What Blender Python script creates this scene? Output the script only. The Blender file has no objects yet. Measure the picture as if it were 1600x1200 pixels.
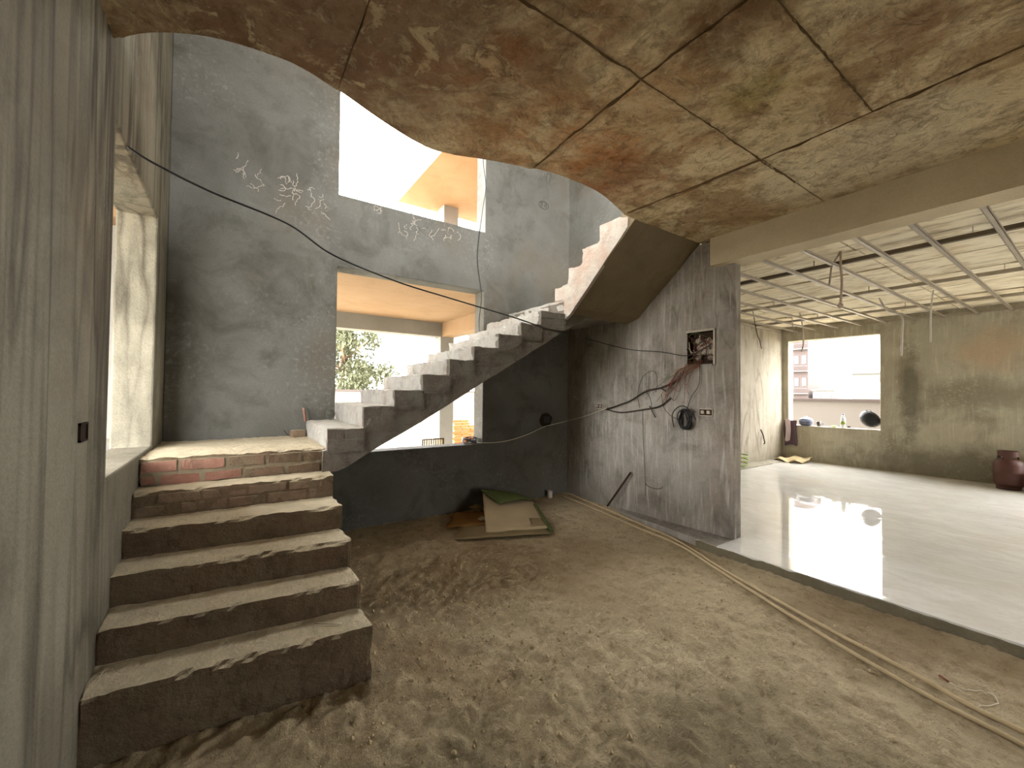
import bpy, bmesh, math, random
from mathutils import Vector, Matrix, noise
random.seed(11)
SC = bpy.context.scene
COL = SC.collection

# ------------------------------------------------------------------ camera, sky, sun, exposure
cam_d = bpy.data.cameras.new('camera'); cam = bpy.data.objects.new('camera', cam_d); COL.objects.link(cam)
cam_d.sensor_width = 36.0; cam_d.lens = 36.0 * 644.0 / 1600.0; cam_d.clip_start = 0.02; cam_d.clip_end = 500
yaw, pitch, roll = math.radians(34.25), math.radians(1.178), math.radians(-0.571)
fw = Vector((math.sin(yaw) * math.cos(pitch), math.cos(yaw) * math.cos(pitch), math.sin(pitch)))
rt = Vector((math.cos(yaw), -math.sin(yaw), 0)); dn = fw.cross(rt)
r2 = rt * math.cos(roll) + dn * math.sin(roll); d2 = -rt * math.sin(roll) + dn * math.cos(roll)
mat3 = Matrix((r2, -d2, -fw)).transposed()
cam.matrix_world = Matrix.Translation((0, 0, 1.5)) @ mat3.to_4x4()
SC.camera = cam

W = bpy.data.worlds.new('overcast_sky'); SC.world = W; W.use_nodes = True
bg = W.node_tree.nodes['Background']
bg.inputs[0].default_value = (1.0, 0.99, 0.97, 1); bg.inputs[1].default_value = 7.0
sun_d = bpy.data.lights.new('sun', 'SUN'); sun = bpy.data.objects.new('sun', sun_d); COL.objects.link(sun)
sun_d.energy = 4.0; sun_d.angle = math.radians(6); sun_d.color = (1.0, 0.95, 0.87)
sun.rotation_euler = Vector((0.05, -0.62, 0.95)).to_track_quat('Z', 'Y').to_euler()

def portal(loc, sx, sy, facing):
    d = bpy.data.lights.new('sky_portal', 'AREA'); d.shape = 'RECTANGLE'; d.size = sx; d.size_y = sy
    d.cycles.is_portal = True
    o = bpy.data.objects.new('sky_portal', d); COL.objects.link(o); o.location = loc
    o.rotation_euler = Vector(facing).to_track_quat('-Z', 'Z').to_euler()
SC.view_settings.view_transform = 'Standard'; SC.view_settings.look = 'None'
SC.view_settings.gamma = 1.0; SC.view_settings.use_curve_mapping = False
SC.view_settings.exposure = 1.88

# ------------------------------------------------------------------ helpers
def tag(o, label=None, cat=None, group=None, kind=None):
    if label: o['label'] = label
    if cat: o['category'] = cat
    if group: o['group'] = group
    if kind: o['kind'] = kind
    return o
def empty(name, loc=(0, 0, 0), label=None, cat=None, group=None):
    o = bpy.data.objects.new(name, None); COL.objects.link(o); o.location = loc; o.empty_display_size = .1
    return tag(o, label, cat, group)
def link_mesh(name, me, m, parent=None, smooth=False):
    o = bpy.data.objects.new(name, me); COL.objects.link(o)
    if m is not None:
        if not me.materials: me.materials.append(m)
    if parent is not None:
        o.parent = parent
        if parent.type == 'EMPTY': o.matrix_parent_inverse = Matrix.Translation(-Vector(parent.location))
    if smooth:
        for p in me.polygons: p.use_smooth = True
    return o
class MB:
    def __init__(s): s.v = []; s.f = []
    def add(s, vs, fs):
        n = len(s.v); s.v += [tuple(v) for v in vs]; s.f += [tuple(i + n for i in f) for f in fs]; return s
    def box(s, x0, x1, y0, y1, z0, z1):
        vs = [(x0,y0,z0),(x1,y0,z0),(x1,y1,z0),(x0,y1,z0),(x0,y0,z1),(x1,y0,z1),(x1,y1,z1),(x0,y1,z1)]
        return s.add(vs, [(0,3,2,1),(4,5,6,7),(0,1,5,4),(1,2,6,5),(2,3,7,6),(3,0,4,7)])
    def rough_box(s, x0, x1, y0, y1, z0, z1, cell=.06, amp=.006, seed=0., chip=.012):
        """box cut into a grid with uneven, chipped edges"""
        L = (x1-x0, y1-y0, z1-z0); N = [max(1, int(round(l / cell))) for l in L]
        idx = {}; base = (x0, y0, z0); c = Vector(((x0+x1)/2, (y0+y1)/2, (z0+z1)/2))
        vs = []
        def vert(i, j, k):
            key = (i, j, k)
            if key not in idx:
                p = Vector((x0 + L[0]*i/N[0], y0 + L[1]*j/N[1], z0 + L[2]*k/N[2]))
                e = (i in (0, N[0])) + (j in (0, N[1])) + (k in (0, N[2]))
                q = p + noise.noise_vector(p * 7 + Vector((seed, 0, 0))) * amp * .8 + noise.noise_vector(p * 29 + Vector((seed, 3, 0))) * amp * .9
                if e >= 2:
                    w = chip * max(0, noise.noise(p * 11 + Vector((0, seed, 0))) + .25)
                    d = (c - p); d = Vector((math.copysign(1, d.x) if i in (0, N[0]) else 0, math.copysign(1, d.y) if j in (0, N[1]) else 0, math.copysign(1, d.z) if k in (0, N[2]) else 0))
                    q += d * w
                idx[key] = len(vs); vs.append(q)
            return idx[key]
        fs = []
        for i in range(N[0]):
            for j in range(N[1]):
                fs.append((vert(i,j,0), vert(i,j+1,0), vert(i+1,j+1,0), vert(i+1,j,0)))
                fs.append((vert(i,j,N[2]), vert(i+1,j,N[2]), vert(i+1,j+1,N[2]), vert(i,j+1,N[2])))
        for i in range(N[0]):
            for k in range(N[2]):
                fs.append((vert(i,0,k), vert(i+1,0,k), vert(i+1,0,k+1), vert(i,0,k+1)))
                fs.append((vert(i,N[1],k), vert(i,N[1],k+1), vert(i+1,N[1],k+1), vert(i+1,N[1],k)))
        for j in range(N[1]):
            for k in range(N[2]):
                fs.append((vert(0,j,k), vert(0,j,k+1), vert(0,j+1,k+1), vert(0,j+1,k)))
                fs.append((vert(N[0],j,k), vert(N[0],j+1,k), vert(N[0],j+1,k+1), vert(N[0],j,k+1)))
        return s.add(vs, fs)
    def tube(s, pts, r, n=8, cap=True):
        pts = [Vector(p) for p in pts]; m = len(pts); rs = r if isinstance(r, (list, tuple)) else [r] * m
        up = Vector((0, 0, 1)); vs = []; fs = []; prev = None
        for i, p in enumerate(pts):
            t = (pts[min(i+1, m-1)] - pts[max(i-1, 0)])
            t = t.normalized() if t.length > 1e-9 else Vector((0, 0, 1))
            if prev is None:
                a = t.cross(up) if abs(t.dot(up)) < .95 else t.cross(Vector((1, 0, 0)))
            else:
                a = prev - t * prev.dot(t)
            a = a.normalized() if a.length > 1e-9 else Vector((1, 0, 0)); prev = a; b = t.cross(a)
            for q in range(n):
                an = 2 * math.pi * q / n; vs.append(p + (a * math.cos(an) + b * math.sin(an)) * rs[i])
        for i in range(m - 1):
            for q in range(n):
                fs.append((i*n+q, i*n+(q+1) % n, (i+1)*n+(q+1) % n, (i+1)*n+q))
        if cap: fs.append(tuple(range(n-1, -1, -1))); fs.append(tuple((m-1)*n+q for q in range(n)))
        return s.add(vs, fs)
    def lathe(s, prof, c=(0, 0, 0), n=24):
        vs = []; fs = []
        for (r, z) in prof:
            for q in range(n):
                a = 2 * math.pi * q / n; vs.append((c[0] + r*math.cos(a), c[1] + r*math.sin(a), c[2] + z))
        for i in range(len(prof) - 1):
            for q in range(n): fs.append((i*n+q, i*n+(q+1) % n, (i+1)*n+(q+1) % n, (i+1)*n+q))
        if prof[0][0] > 1e-6: fs.append(tuple(range(n-1, -1, -1)))
        if prof[-1][0] > 1e-6: fs.append(tuple((len(prof)-1)*n+q for q in range(n)))
        return s.add(vs, fs)
    def prism(s, poly, a0, a1, axis):
        """poly is a list of 2-D points in the plane across axis; extruded from a0 to a1"""
        n = len(poly)
        def P(u, v, a): return {0: (a, u, v), 1: (u, a, v), 2: (u, v, a)}[axis]
        vs = [P(u, v, a0) for u, v in poly] + [P(u, v, a1) for u, v in poly]
        fs = [tuple(range(n)), tuple(range(2*n-1, n-1, -1))] + [(i, i+n, (i+1) % n + n, (i+1) % n) for i in range(n)]
        return s.add(vs, fs)
    def build(s, name, m, parent=None, smooth=False, bevel=0.):
        me = bpy.data.meshes.new(name); me.from_pydata(s.v, [], s.f)
        bm = bmesh.new(); bm.from_mesh(me); bmesh.ops.recalc_face_normals(bm, faces=bm.faces); bm.to_mesh(me); bm.free(); me.update()
        o = link_mesh(name, me, m, parent, smooth)
        if bevel:
            b = o.modifiers.new('bevel', 'BEVEL'); b.width = bevel; b.segments = 2; b.limit_method = 'ANGLE'
        return o
def spline(pts, k=6):
    """Catmull-Rom through the points"""
    P = [Vector(p) for p in pts]; out = []
    for i in range(len(P) - 1):
        a, b, c, d = P[max(i-1, 0)], P[i], P[i+1], P[min(i+2, len(P)-1)]
        for j in range(k):
            t = j / k
            out.append(.5 * ((2*b) + (c-a)*t + (2*a-5*b+4*c-d)*t*t + (3*b-a-3*c+d)*t*t*t))
    return out + [P[-1]]
def wall_mesh(axis, p0, p1, u0, u1, z0, z1, holes):
    """wall slab between p0 and p1 across axis (0 = X, 1 = Y); holes are (ua, ub, za, zb)"""
    us = sorted({u0, u1} | {h[i] for h in holes for i in (0, 1)}); zs = sorted({z0, z1} | {h[i] for h in holes for i in (2, 3)})
    us = [u for u in us if u0 <= u <= u1]; zs = [z for z in zs if z0 <= z <= z1]
    def solid(i, k):
        if i < 0 or k < 0 or i >= len(us)-1 or k >= len(zs)-1: return False
        um = (us[i]+us[i+1])/2; zm = (zs[k]+zs[k+1])/2
        return not any(h[0] < um < h[1] and h[2] < zm < h[3] for h in holes)
    vs = []; idx = {}; fs = []
    def V(s_, i, k):
        key = (s_, i, k)
        if key not in idx:
            p = p1 if s_ else p0; idx[key] = len(vs)
            vs.append((p, us[i], zs[k]) if axis == 0 else (us[i], p, zs[k]))
        return idx[key]
    for i in range(len(us)-1):
        for k in range(len(zs)-1):
            if not solid(i, k): continue
            fs.append((V(0,i,k), V(0,i+1,k), V(0,i+1,k+1), V(0,i,k+1))); fs.append((V(1,i,k), V(1,i,k+1), V(1,i+1,k+1), V(1,i+1,k)))
            if not solid(i-1, k): fs.append((V(0,i,k), V(0,i,k+1), V(1,i,k+1), V(1,i,k)))
            if not solid(i+1, k): fs.append((V(0,i+1,k), V(1,i+1,k), V(1,i+1,k+1), V(0,i+1,k+1)))
            if not solid(i, k-1): fs.append((V(0,i,k), V(1,i,k), V(1,i+1,k), V(0,i+1,k)))
            if not solid(i, k+1): fs.append((V(0,i,k+1), V(0,i+1,k+1), V(1,i+1,k+1), V(1,i,k+1)))
    m = MB(); m.v = vs; m.f = fs; return m

# ------------------------------------------------------------------ materials
class NT:
    def __init__(s, name):
        s.m = bpy.data.materials.new(name); s.m.use_nodes = True; s.t = s.m.node_tree; s.t.nodes.clear()
        s.out = s.n('ShaderNodeOutputMaterial'); s.b = s.n('ShaderNodeBsdfPrincipled'); s.l(s.b.outputs[0], s.out.inputs[0])
        s.geo = s.n('ShaderNodeNewGeometry').outputs['Position']
    def n(s, t, **kw):
        x = s.t.nodes.new(t)
        for k, v in kw.items(): setattr(x, k, v)
        return x
    def l(s, a, b): s.t.links.new(a, b)
    def mapped(s, scale=(1, 1, 1), loc=(0, 0, 0), src=None):
        m = s.n('ShaderNodeMapping'); m.inputs['Scale'].default_value = scale; m.inputs['Location'].default_value = loc
        s.l(src or s.geo, m.inputs['Vector']); return m.outputs[0]
    def noise(s, scale=1, detail=4, rough=.55, vec=None, dist=0.):
        n = s.n('ShaderNodeTexNoise'); n.inputs['Scale'].default_value = scale; n.inputs['Detail'].default_value = detail
        n.inputs['Roughness'].default_value = rough; n.inputs['Distortion'].default_value = dist
        s.l(vec or s.geo, n.inputs['Vector']); return n.outputs['Fac']
    def ramp(s, fac, stops, interp='LINEAR'):
        r = s.n('ShaderNodeValToRGB'); e = r.color_ramp.elements; r.color_ramp.interpolation = interp
        while len(e) < len(stops): e.new(.5)
        for i, (p, c) in enumerate(stops):
            e[i].position = p; e[i].color = (c, c, c, 1) if isinstance(c, (int, float)) else (*c, 1)
        s.l(fac, r.inputs[0]); return r.outputs[0]
    def mix(s, fac, a, b, mode='MIX'):
        x = s.n('ShaderNodeMix', data_type='RGBA', blend_type=mode)
        for i, v in ((0, fac), (6, a), (7, b)):
            if isinstance(v, (int, float)): x.inputs[i].default_value = v
            elif isinstance(v, tuple): x.inputs[i].default_value = (*v, 1)
            else: s.l(v, x.inputs[i])
        return x.outputs[2]
    def math(s, op, a, b=0., c=0.):
        x = s.n('ShaderNodeMath', operation=op)
        for i, v in enumerate((a, b, c)):
            if isinstance(v, (int, float)): x.inputs[i].default_value = v
            else: s.l(v, x.inputs[i])
        return x.outputs[0]
    def ridge(s, fac, w):     # thin contour lines of a noise
        return s.ramp(s.math('ABSOLUTE', s.math('SUBTRACT', fac, .5)), [(0, 1.), (w, 0.)])
    def blob(s, c, r, soft=.6):   # patch of the surface around a place
        x = s.n('ShaderNodeVectorMath', operation='DISTANCE'); s.l(s.geo, x.inputs[0]); x.inputs[1].default_value = c
        jit = s.math('MULTIPLY', s.math('SUBTRACT', s.noise(3.2, 5, .65), .5), r * 1.6)
        return s.ramp(s.math('DIVIDE', s.math('ADD', x.outputs['Value'], jit), r), [(1 - soft, 1.), (1, 0.)])
    def bump(s, h, strength=.3, dist=.01):
        b = s.n('ShaderNodeBump'); b.inputs['Strength'].default_value = strength; b.inputs['Distance'].default_value = dist
        s.l(h, b.inputs['Height']); s.l(b.outputs[0], s.b.inputs['Normal'])
    def done(s, col, rough=.9, spec=.25, metal=0.):
        if isinstance(col, tuple): s.b.inputs['Base Color'].default_value = (*col, 1)
        else: s.l(col, s.b.inputs['Base Color'])
        if isinstance(rough, (int, float)): s.b.inputs['Roughness'].default_value = rough
        else: s.l(rough, s.b.inputs['Roughness'])
        s.b.inputs['Specular IOR Level'].default_value = spec; s.b.inputs['Metallic'].default_value = metal
        return s.m
def lin(r, g, b):
    f = lambda c: (c/255/12.92 if c/255 <= .04045 else ((c/255 + .055)/1.055)**2.4)
    return (f(r), f(g), f(b))
def plain(name, col, rough=.7, spec=.3, metal=0., var=.25, scale=18):
    t = NT(name); d = tuple(c * (1 - var) for c in col)
    return t.done(t.mix(t.noise(scale, 3), col, d), rough, spec, metal)
def plaster(name, light, mid, dark, streak=.0, streak_w=.02, sx=5.0, vlight=.0, bumpk=.25, warm=None, grime=.4, speck=0., stains=()):
    t = NT(name)
    big = t.ramp(t.noise(.9, 6, .6), [(.35, 0.), (.65, 1.)])
    c = t.mix(big, mid, light)
    c = t.mix(t.math('MULTIPLY', t.ramp(t.noise(2.3, 8, .65, dist=.5), [(.5, 0.), (.75, 1.)]), grime), c, dark)
    if warm: c = t.mix(t.math('MULTIPLY', t.ramp(t.noise(.8, 5, .6, vec=t.mapped((1, 1, .7), (7, 3, 5))), [(.5, 0.), (.68, 1.)]), .5), c, warm)
    sv = t.mapped((sx, sx, .42)); n1 = t.noise(1.0, 3, .5, sv, .6)
    if streak:
        mask = t.ramp(t.noise(.75, 3, .5, vec=t.mapped((1, 1, .5), (2, 9, 0))), [(.38, 0.), (.6, 1.)])
        c = t.mix(t.math('MULTIPLY', t.math('MULTIPLY', t.ridge(n1, streak_w), mask), streak), c, dark)
        n3 = t.noise(1.0, 2, .5, t.mapped((sx * 1.9, sx * 1.9, .5), (4, 1, 2)), .7)
        c = t.mix(t.math('MULTIPLY', t.math('MULTIPLY', t.ridge(n3, streak_w * 1.5), mask), streak * .55), c, dark)
    if vlight:
        n2 = t.noise(1.0, 5, .6, t.mapped((22, 22, 2.2)), .4)
        c = t.mix(t.math('MULTIPLY', t.ramp(n2, [(.52, 0.), (.72, 1.)]), vlight), c, tuple(min(1, q * 1.3) for q in light))
    for sc_, sr, ss, scol in stains:          # blotches of damp where they have dried on the wall
        v = t.mapped(ss, tuple(-a * b for a, b in zip(sc_, ss))); x = t.n('ShaderNodeVectorMath', operation='LENGTH'); t.l(v, x.inputs[0])
        jit = t.math('MULTIPLY', t.math('SUBTRACT', t.noise(3.0, 6, .65), .5), sr * 1.5)
        c = t.mix(t.math('MULTIPLY', t.ramp(t.math('DIVIDE', t.math('ADD', x.outputs['Value'], jit), sr), [(.35, 1.), (1, 0.)]), .75), c, scol)
    if speck:
        sm = t.ramp(t.noise(1.3, 4, .6, vec=t.mapped(loc=(6, 2, 9))), [(.48, 0.), (.62, 1.)])
        c = t.mix(t.math('MULTIPLY', t.math('MULTIPLY', sm, t.ramp(t.noise(24, 7, .75), [(.52, 0.), (.64, 1.)])), speck), c, tuple(min(1, q * 1.5) for q in light))
    fine = t.noise(70, 5, .7); c = t.mix(t.math('MULTIPLY', t.ramp(fine, [(.35, 1.), (.6, 0.)]), .18), c, dark)
    h = t.math('ADD', t.math('MULTIPLY', t.noise(9, 6, .6), .7), t.math('MULTIPLY', fine, .35))
    t.bump(h, bumpk, .03)
    return t.done(c, .92, .2)

M = {}
M['wall_l'] = plaster('left_wall_plaster', lin(142,137,121), lin(112,107,93), lin(54,49,39), streak=.8, streak_w=.055, sx=3.0, warm=lin(138,120,98), grime=.5, bumpk=.6, speck=.2)
M['wall_b'] = plaster('back_wall_plaster', lin(108,107,103), lin(84,83,77), lin(56,53,44), grime=.8, bumpk=.6, speck=.6, warm=lin(99,89,72))
M['wall_e'] = plaster('right_wall_plaster', lin(156,150,141), lin(124,117,107), lin(70,64,54), streak=.4, streak_w=.014, sx=4, vlight=.85, warm=lin(120,98,78), grime=.8, bumpk=.6, speck=.3)
M['wall_c'] = plaster('hall_left_plaster', lin(172,164,148), lin(155,146,130), lin(90,80,66), streak=.55, streak_w=.03, sx=2.2, vlight=.2)
M['wall_d'] = plaster('hall_back_plaster', lin(190,184,164), lin(164,158,140), lin(112,106,90), streak=.0, vlight=.5, warm=lin(152,132,110), grime=.6, bumpk=.5, speck=.3,
    stains=[((10.2, 2.12, 1.6), .32, (1, 1.6, .28), lin(96,91,78)), ((10.2, 1.6, .25), .8, (1, .5, 1.6), lin(112,105,90)), ((10.2, 1.3, 1.55), .7, (1, .8, 2.2), lin(134,128,110)), ((10.2, 1.1, 2.3), .45, (1, .8, 1), lin(184,160,134))])
M['beam'] = plaster('beam_plaster', lin(196,182,154), lin(176,162,136), lin(132,120,98), bumpk=.12, grime=.25)
M['stair_soffit'] = plaster('stair_soffit_concrete', lin(128,114,92), lin(108,96,76), lin(72,62,46), bumpk=.15)
M['ext'] = plaster('outside_plaster', lin(142,139,133), lin(129,126,119), lin(100,96,87), grime=.25)

def ceiling_mat():
    t = NT('stained_slab_concrete')
    base = t.mix(t.ramp(t.noise(1.6, 7, .65), [(.38, 0.), (.62, 1.)]), lin(194,174,136), lin(216,198,162))
    brown = t.ramp(t.noise(2.1, 9, .68, dist=.6), [(.46, 0.), (.56, 1.)])
    c = t.mix(t.math('MULTIPLY', brown, .72), base, lin(142,112,76))
    flake = t.ramp(t.noise(5.5, 10, .72, dist=.9, vec=t.mapped((1, 1, 1), (5, 2, 0))), [(.53, 0.), (.58, 1.)])
    left = t.blob((.15, 1.6, 3.08), 1.5, .6)
    c = t.mix(t.math('MULTIPLY', left, .75), c, lin(112,78,58))
    c = t.mix(t.math('MULTIPLY', t.math('MULTIPLY', left, flake), .85), c, lin(196,176,140))
    rust = t.blob((1.75, 1.95, 3.08), 1.0, .75); rn = t.ramp(t.noise(3.4, 8, .7, dist=.5), [(.36, 0.), (.6, 1.)])
    c = t.mix(t.math('MULTIPLY', t.math('MULTIPLY', rust, rn), .8), c, lin(178,122,72))
    red = t.blob((2.45, 2.1, 3.08), .55, .7); c = t.mix(t.math('MULTIPLY', t.math('MULTIPLY', red, rn), .7), c, lin(146,92,62))
    c = t.mix(t.math('MULTIPLY', t.blob((2.2, 1.05, 3.08), .22, .7), .55), c, lin(160,146,86))
    c = t.mix(t.math('MULTIPLY', t.blob((1.6, .85, 3.08), .35, .7), .6), c, lin(98,70,44))
    c = t.mix(t.math('MULTIPLY', t.blob((2.35, .45, 3.08), .25, .7), .55), c, lin(120,78,46))
    grey = t.blob((3.5, .9, 3.08), .8, .5); c = t.mix(t.math('MULTIPLY', grey, .6), c, lin(206,194,166))
    mott = t.noise(11, 9, .78, dist=.3); c = t.mix(t.math('MULTIPLY', t.ramp(mott, [(.5, 0.), (.6, 1.)]), .45), c, lin(104,80,54))
    c = t.mix(t.math('MULTIPLY', t.ramp(mott, [(.36, 1.), (.44, 0.)]), .45), c, lin(204,186,150))
    spec = t.ramp(t.noise(38, 6, .75), [(.3, 1.), (.4, 0.)]); c = t.mix(t.math('MULTIPLY', spec, .6), c, lin(84,66,46))
    pit = t.ramp(t.noise(9, 8, .75, vec=t.mapped((1, 2.2, 1), (1, 4, 0))), [(.28, 1.), (.36, 0.)]); c = t.mix(t.math('MULTIPLY', pit, .7), c, lin(74,58,40))
    t.bump(t.math('ADD', t.noise(14, 8, .7), t.math('MULTIPLY', flake, .3)), .8, .03)
    return t.done(c, .95, .15)
M['ceiling'] = ceiling_mat()
def hall_ceiling_mat():
    t = NT('hall_slab_concrete')
    c = t.mix(t.ramp(t.noise(1.3, 6, .65), [(.35, 0.), (.65, 1.)]), lin(218,206,178), lin(236,228,206))
    c = t.mix(t.math('MULTIPLY', t.ramp(t.noise(3.0, 8, .7, vec=t.mapped((2.2, .8, 1)), dist=.4), [(.5, 0.), (.62, 1.)]), .5), c, lin(170,146,112))
    c = t.mix(t.math('MULTIPLY', t.ridge(t.noise(1, 3, .6, t.mapped((4.2, .5, 1)), .3), .018), .55), c, lin(110,92,66))
    t.bump(t.noise(14, 6, .7), .3, .01); return t.done(c, .95, .15)
M['hall_ceiling'] = hall_ceiling_mat()
def dirt_mat():
    t = NT('dry_dirt')
    c = t.mix(t.ramp(t.noise(1.1, 6, .6), [(.35, 0.), (.65, 1.)]), lin(196,178,144), lin(216,198,164))
    c = t.mix(t.math('MULTIPLY', t.ramp(t.noise(9, 9, .78), [(.48, 0.), (.62, 1.)]), .55), c, lin(148,127,96))
    c = t.mix(t.math('MULTIPLY', t.ramp(t.noise(.7, 4, .6, vec=t.mapped(loc=(3, 8, 0))), [(.52, 0.), (.68, 1.)]), .55), c, lin(168,140,106))
    damp = t.math('ADD', t.blob((1.75, .75, 0), .75, .6), t.blob((.75, 1.35, 0), .45, .7)); c = t.mix(t.math('MULTIPLY', damp, .6), c, lin(134,124,98))
    c = t.mix(t.math('MULTIPLY', t.blob((3.45, .9, 0), .7, .6), .55), c, lin(142,120,90))
    c = t.mix(t.math('MULTIPLY', t.ramp(t.noise(60, 4, .7), [(.3, 1.), (.42, 0.)]), .5), c, lin(96,78,54))
    h = t.math('ADD', t.math('MULTIPLY', t.noise(20, 8, .7), .8), t.math('MULTIPLY', t.noise(75, 5, .7), .4))
    t.bump(h, 1.0, .06); return t.done(c, .97, .1)
M['dirt'] = dirt_mat()
def step_mat(name, dust, cem, red, dark):
    """cement-washed brick: dust lies on what faces up, brick shows through the wash"""
    t = NT(name)
    n = t.n('ShaderNodeNewGeometry'); sep = t.n('ShaderNodeSeparateXYZ'); t.l(n.outputs['Normal'], sep.inputs[0])
    up = t.ramp(sep.outputs[2], [(.55, 0.), (.85, 1.)])
    c = t.mix(t.ramp(t.noise(4, 8, .7), [(.4, 0.), (.62, 1.)]), cem, red)
    c = t.mix(t.math('MULTIPLY', t.ramp(t.noise(7, 8, .7, vec=t.mapped(loc=(9, 1, 4))), [(.5, 0.), (.66, 1.)]), .65), c, dark)
    d = t.mix(t.ramp(t.noise(8, 8, .7), [(.35, 0.), (.65, 1.)]), tuple(q * .8 for q in dust), dust)
    c = t.mix(up, c, d); t.bump(t.math('ADD', t.noise(16, 8, .7), t.math('MULTIPLY', t.noise(60, 5, .7), .4)), .9, .035)
    return t.done(c, .95, .15)
M['step'] = step_mat('cement_washed_step', lin(216,202,172), lin(112,99,78), lin(104,84,67), lin(76,64,48))
M['step_side'] = step_mat('whitewashed_step', lin(212,206,194), lin(160,157,150), lin(150,143,134), lin(116,111,102))
M['step_shade'] = step_mat('shaded_grey_brick', lin(206,200,188), lin(108,103,94), lin(100,90,80), lin(72,67,60))  # shade of the second flight's open side is put into this grey
M['step_pink'] = step_mat('pinkish_washed_brick', lin(214,204,188), lin(172,165,154), lin(164,144,129), lin(138,129,118))
M['brick_red'] = step_mat('red_brick', lin(176,150,130), lin(148,112,96), lin(146,102,88), lin(118,96,80))
M['brick_brown'] = step_mat('brown_brick', lin(196,180,152), lin(124,108,88), lin(122,98,80), lin(94,82,66))
M['mortar'] = plain('mortar', lin(130,118,98), .95, .1, var=.3, scale=22)
M['brick_orange'] = plain('orange_brick', lin(206,120,74), .9, .15, var=.2, scale=9)
def tile_mat():
    t = NT('polished_marble_tile')
    v = t.mapped((1.6, .9, 1)); n = t.noise(1.8, 9, .7, v, 1.2)
    c = t.mix(t.ramp(n, [(.36, 0.), (.64, 1.)]), lin(208,206,200), lin(224,223,219))
    c = t.mix(t.math('MULTIPLY', t.ridge(t.noise(2.2, 6, .65, v, 1.6), .03), .4), c, lin(200,192,178))
    c = t.mix(t.math('MULTIPLY', t.ramp(t.noise(1.1, 4), [(.5, 0.), (.7, 1.)]), .3), c, lin(196,186,160))
    return t.done(c, t.ramp(t.noise(2.4, 8, .7, t.mapped((3.2, 1.2, 1)), 1.0), [(.35, .012), (.52, .03), (.68, .14)]), .8)
M['tile'] = tile_mat()
M['orange_slab'] = plaster('bounce_tinted_soffit', lin(154,128,101), lin(143,115,86), lin(116,90,66), grime=.4, bumpk=.1)  # warm light bounced off the ground is put into this colour
M['ground'] = plaster('pale_ground', lin(160,154,140), lin(146,140,124), lin(118,114,94), grime=.5)
M['channel'] = plain('galvanised_channel', lin(176,166,150), .5, .5, .5, .3)
M['channel_dark'] = plain('dark_carrier_channel', lin(112,100,84), .7, .3, .1, .3)
M['pvc'] = plain('dusty_pvc', lin(186,166,130), .8, .2, 0, .3, 9)
M['pvc_white'] = plain('white_pvc_conduit', lin(206,200,192), .6, .4)
M['black'] = plain('black_rubber', (.012, .011, .011), .55, .4)
M['blackpipe'] = plain('black_conduit', lin(54,46,38), .7, .3)
M['whitewire'] = plain('pale_wire', lin(206,194,172), .7, .3)
M['redwire'] = plain('red_wire', lin(122,66,54), .7, .3)
M['greenwire'] = plain('green_wire', lin(92,104,62), .7, .3)
M['cond_br'] = plain('brown_conduit', lin(186,164,148), .7, .3)
M['rust'] = plain('rusty_steel', lin(66,48,36), .85, .3, .2, .5)
M['box_metal'] = plain('dusty_box_metal', lin(190,176,158), .6, .4, .3, .5, 30)
M['box_dark'] = plain('dark_box_cavity_shade', lin(52,40,32), .95, .1)  # shade of recesses put into the colour; also the dark box frame
M['scrawl'] = plain('white_plaster_smear', lin(164,156,146), .95, .1)
M['mat_top'] = plain('dusty_mat_face', lin(178,160,128), .95, .1, var=.3, scale=6)
M['mat_green'] = plain('green_mat_back', lin(92,102,60), .9, .15, var=.4, scale=10)
M['mat_sheet'] = plain('grey_brown_sheet', lin(136,120,88), .95, .1, var=.3, scale=5)
M['cardboard'] = plain('brown_cardboard', lin(150,112,66), .95, .1, var=.35, scale=7)
M['rag'] = plain('pale_rag', lin(168,152,112), .95, .1, var=.4, scale=20)
M['gas'] = plain('brown_red_paint', lin(84,46,34), .55, .4, .0, .45, 12)
M['brass'] = plain('brass', lin(190,160,96), .4, .5, .8)
M['leaf'] = plain('leaf', lin(92,94,72), .7, .2, var=.35, scale=3)
M['leaf_far'] = plain('far_leaf', lin(74,80,76), .8, .2)
M['bark'] = plain('bark', lin(120,100,78), .9, .1)
M['white_bldg'] = plain('pale_render', lin(86,85,82), .9, .1, var=.12, scale=2)
M['glass'] = plain('dark_window', lin(44,45,48), .3, .5)
M['pink_render'] = plain('pink_render', lin(68,60,58), .9, .1, var=.1)
M['bottle'] = plain('clear_plastic_bottle', lin(226,232,232), .2, .5, 0, .05)
M['blue'] = plain('blue_grey_metal', lin(112,118,140), .45, .5, .3)
M['cloth_p'] = plain('mauve_cloth', lin(108,88,98), .95, .1)
M['cloth_w'] = plain('pale_cloth', lin(214,196,196), .95, .1)
M['green'] = plain('green_plastic', lin(150,170,92), .7, .3)
M['sack'] = plain('jute_sack', lin(214,196,156), .95, .1, var=.3)
M['steel'] = plain('dark_steel', lin(96,92,88), .4, .5, .6)
M['pebble'] = plain('pebble', lin(186,167,132), .95, .1, var=.4, scale=40)
M['boundary'] = plain('pale_boundary_wall', lin(94,89,85), .9, .1, var=.06, scale=1.5)

# ------------------------------------------------------------------ the setting
XL, YB, XE, XD, YC, CE = -.47, 4.5, 4.05, 10.2, 4.22, 3.08
YS = -3.4; ROOF = 6.5
def struct(o, label): return tag(o, label, None, None, 'structure')

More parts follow.
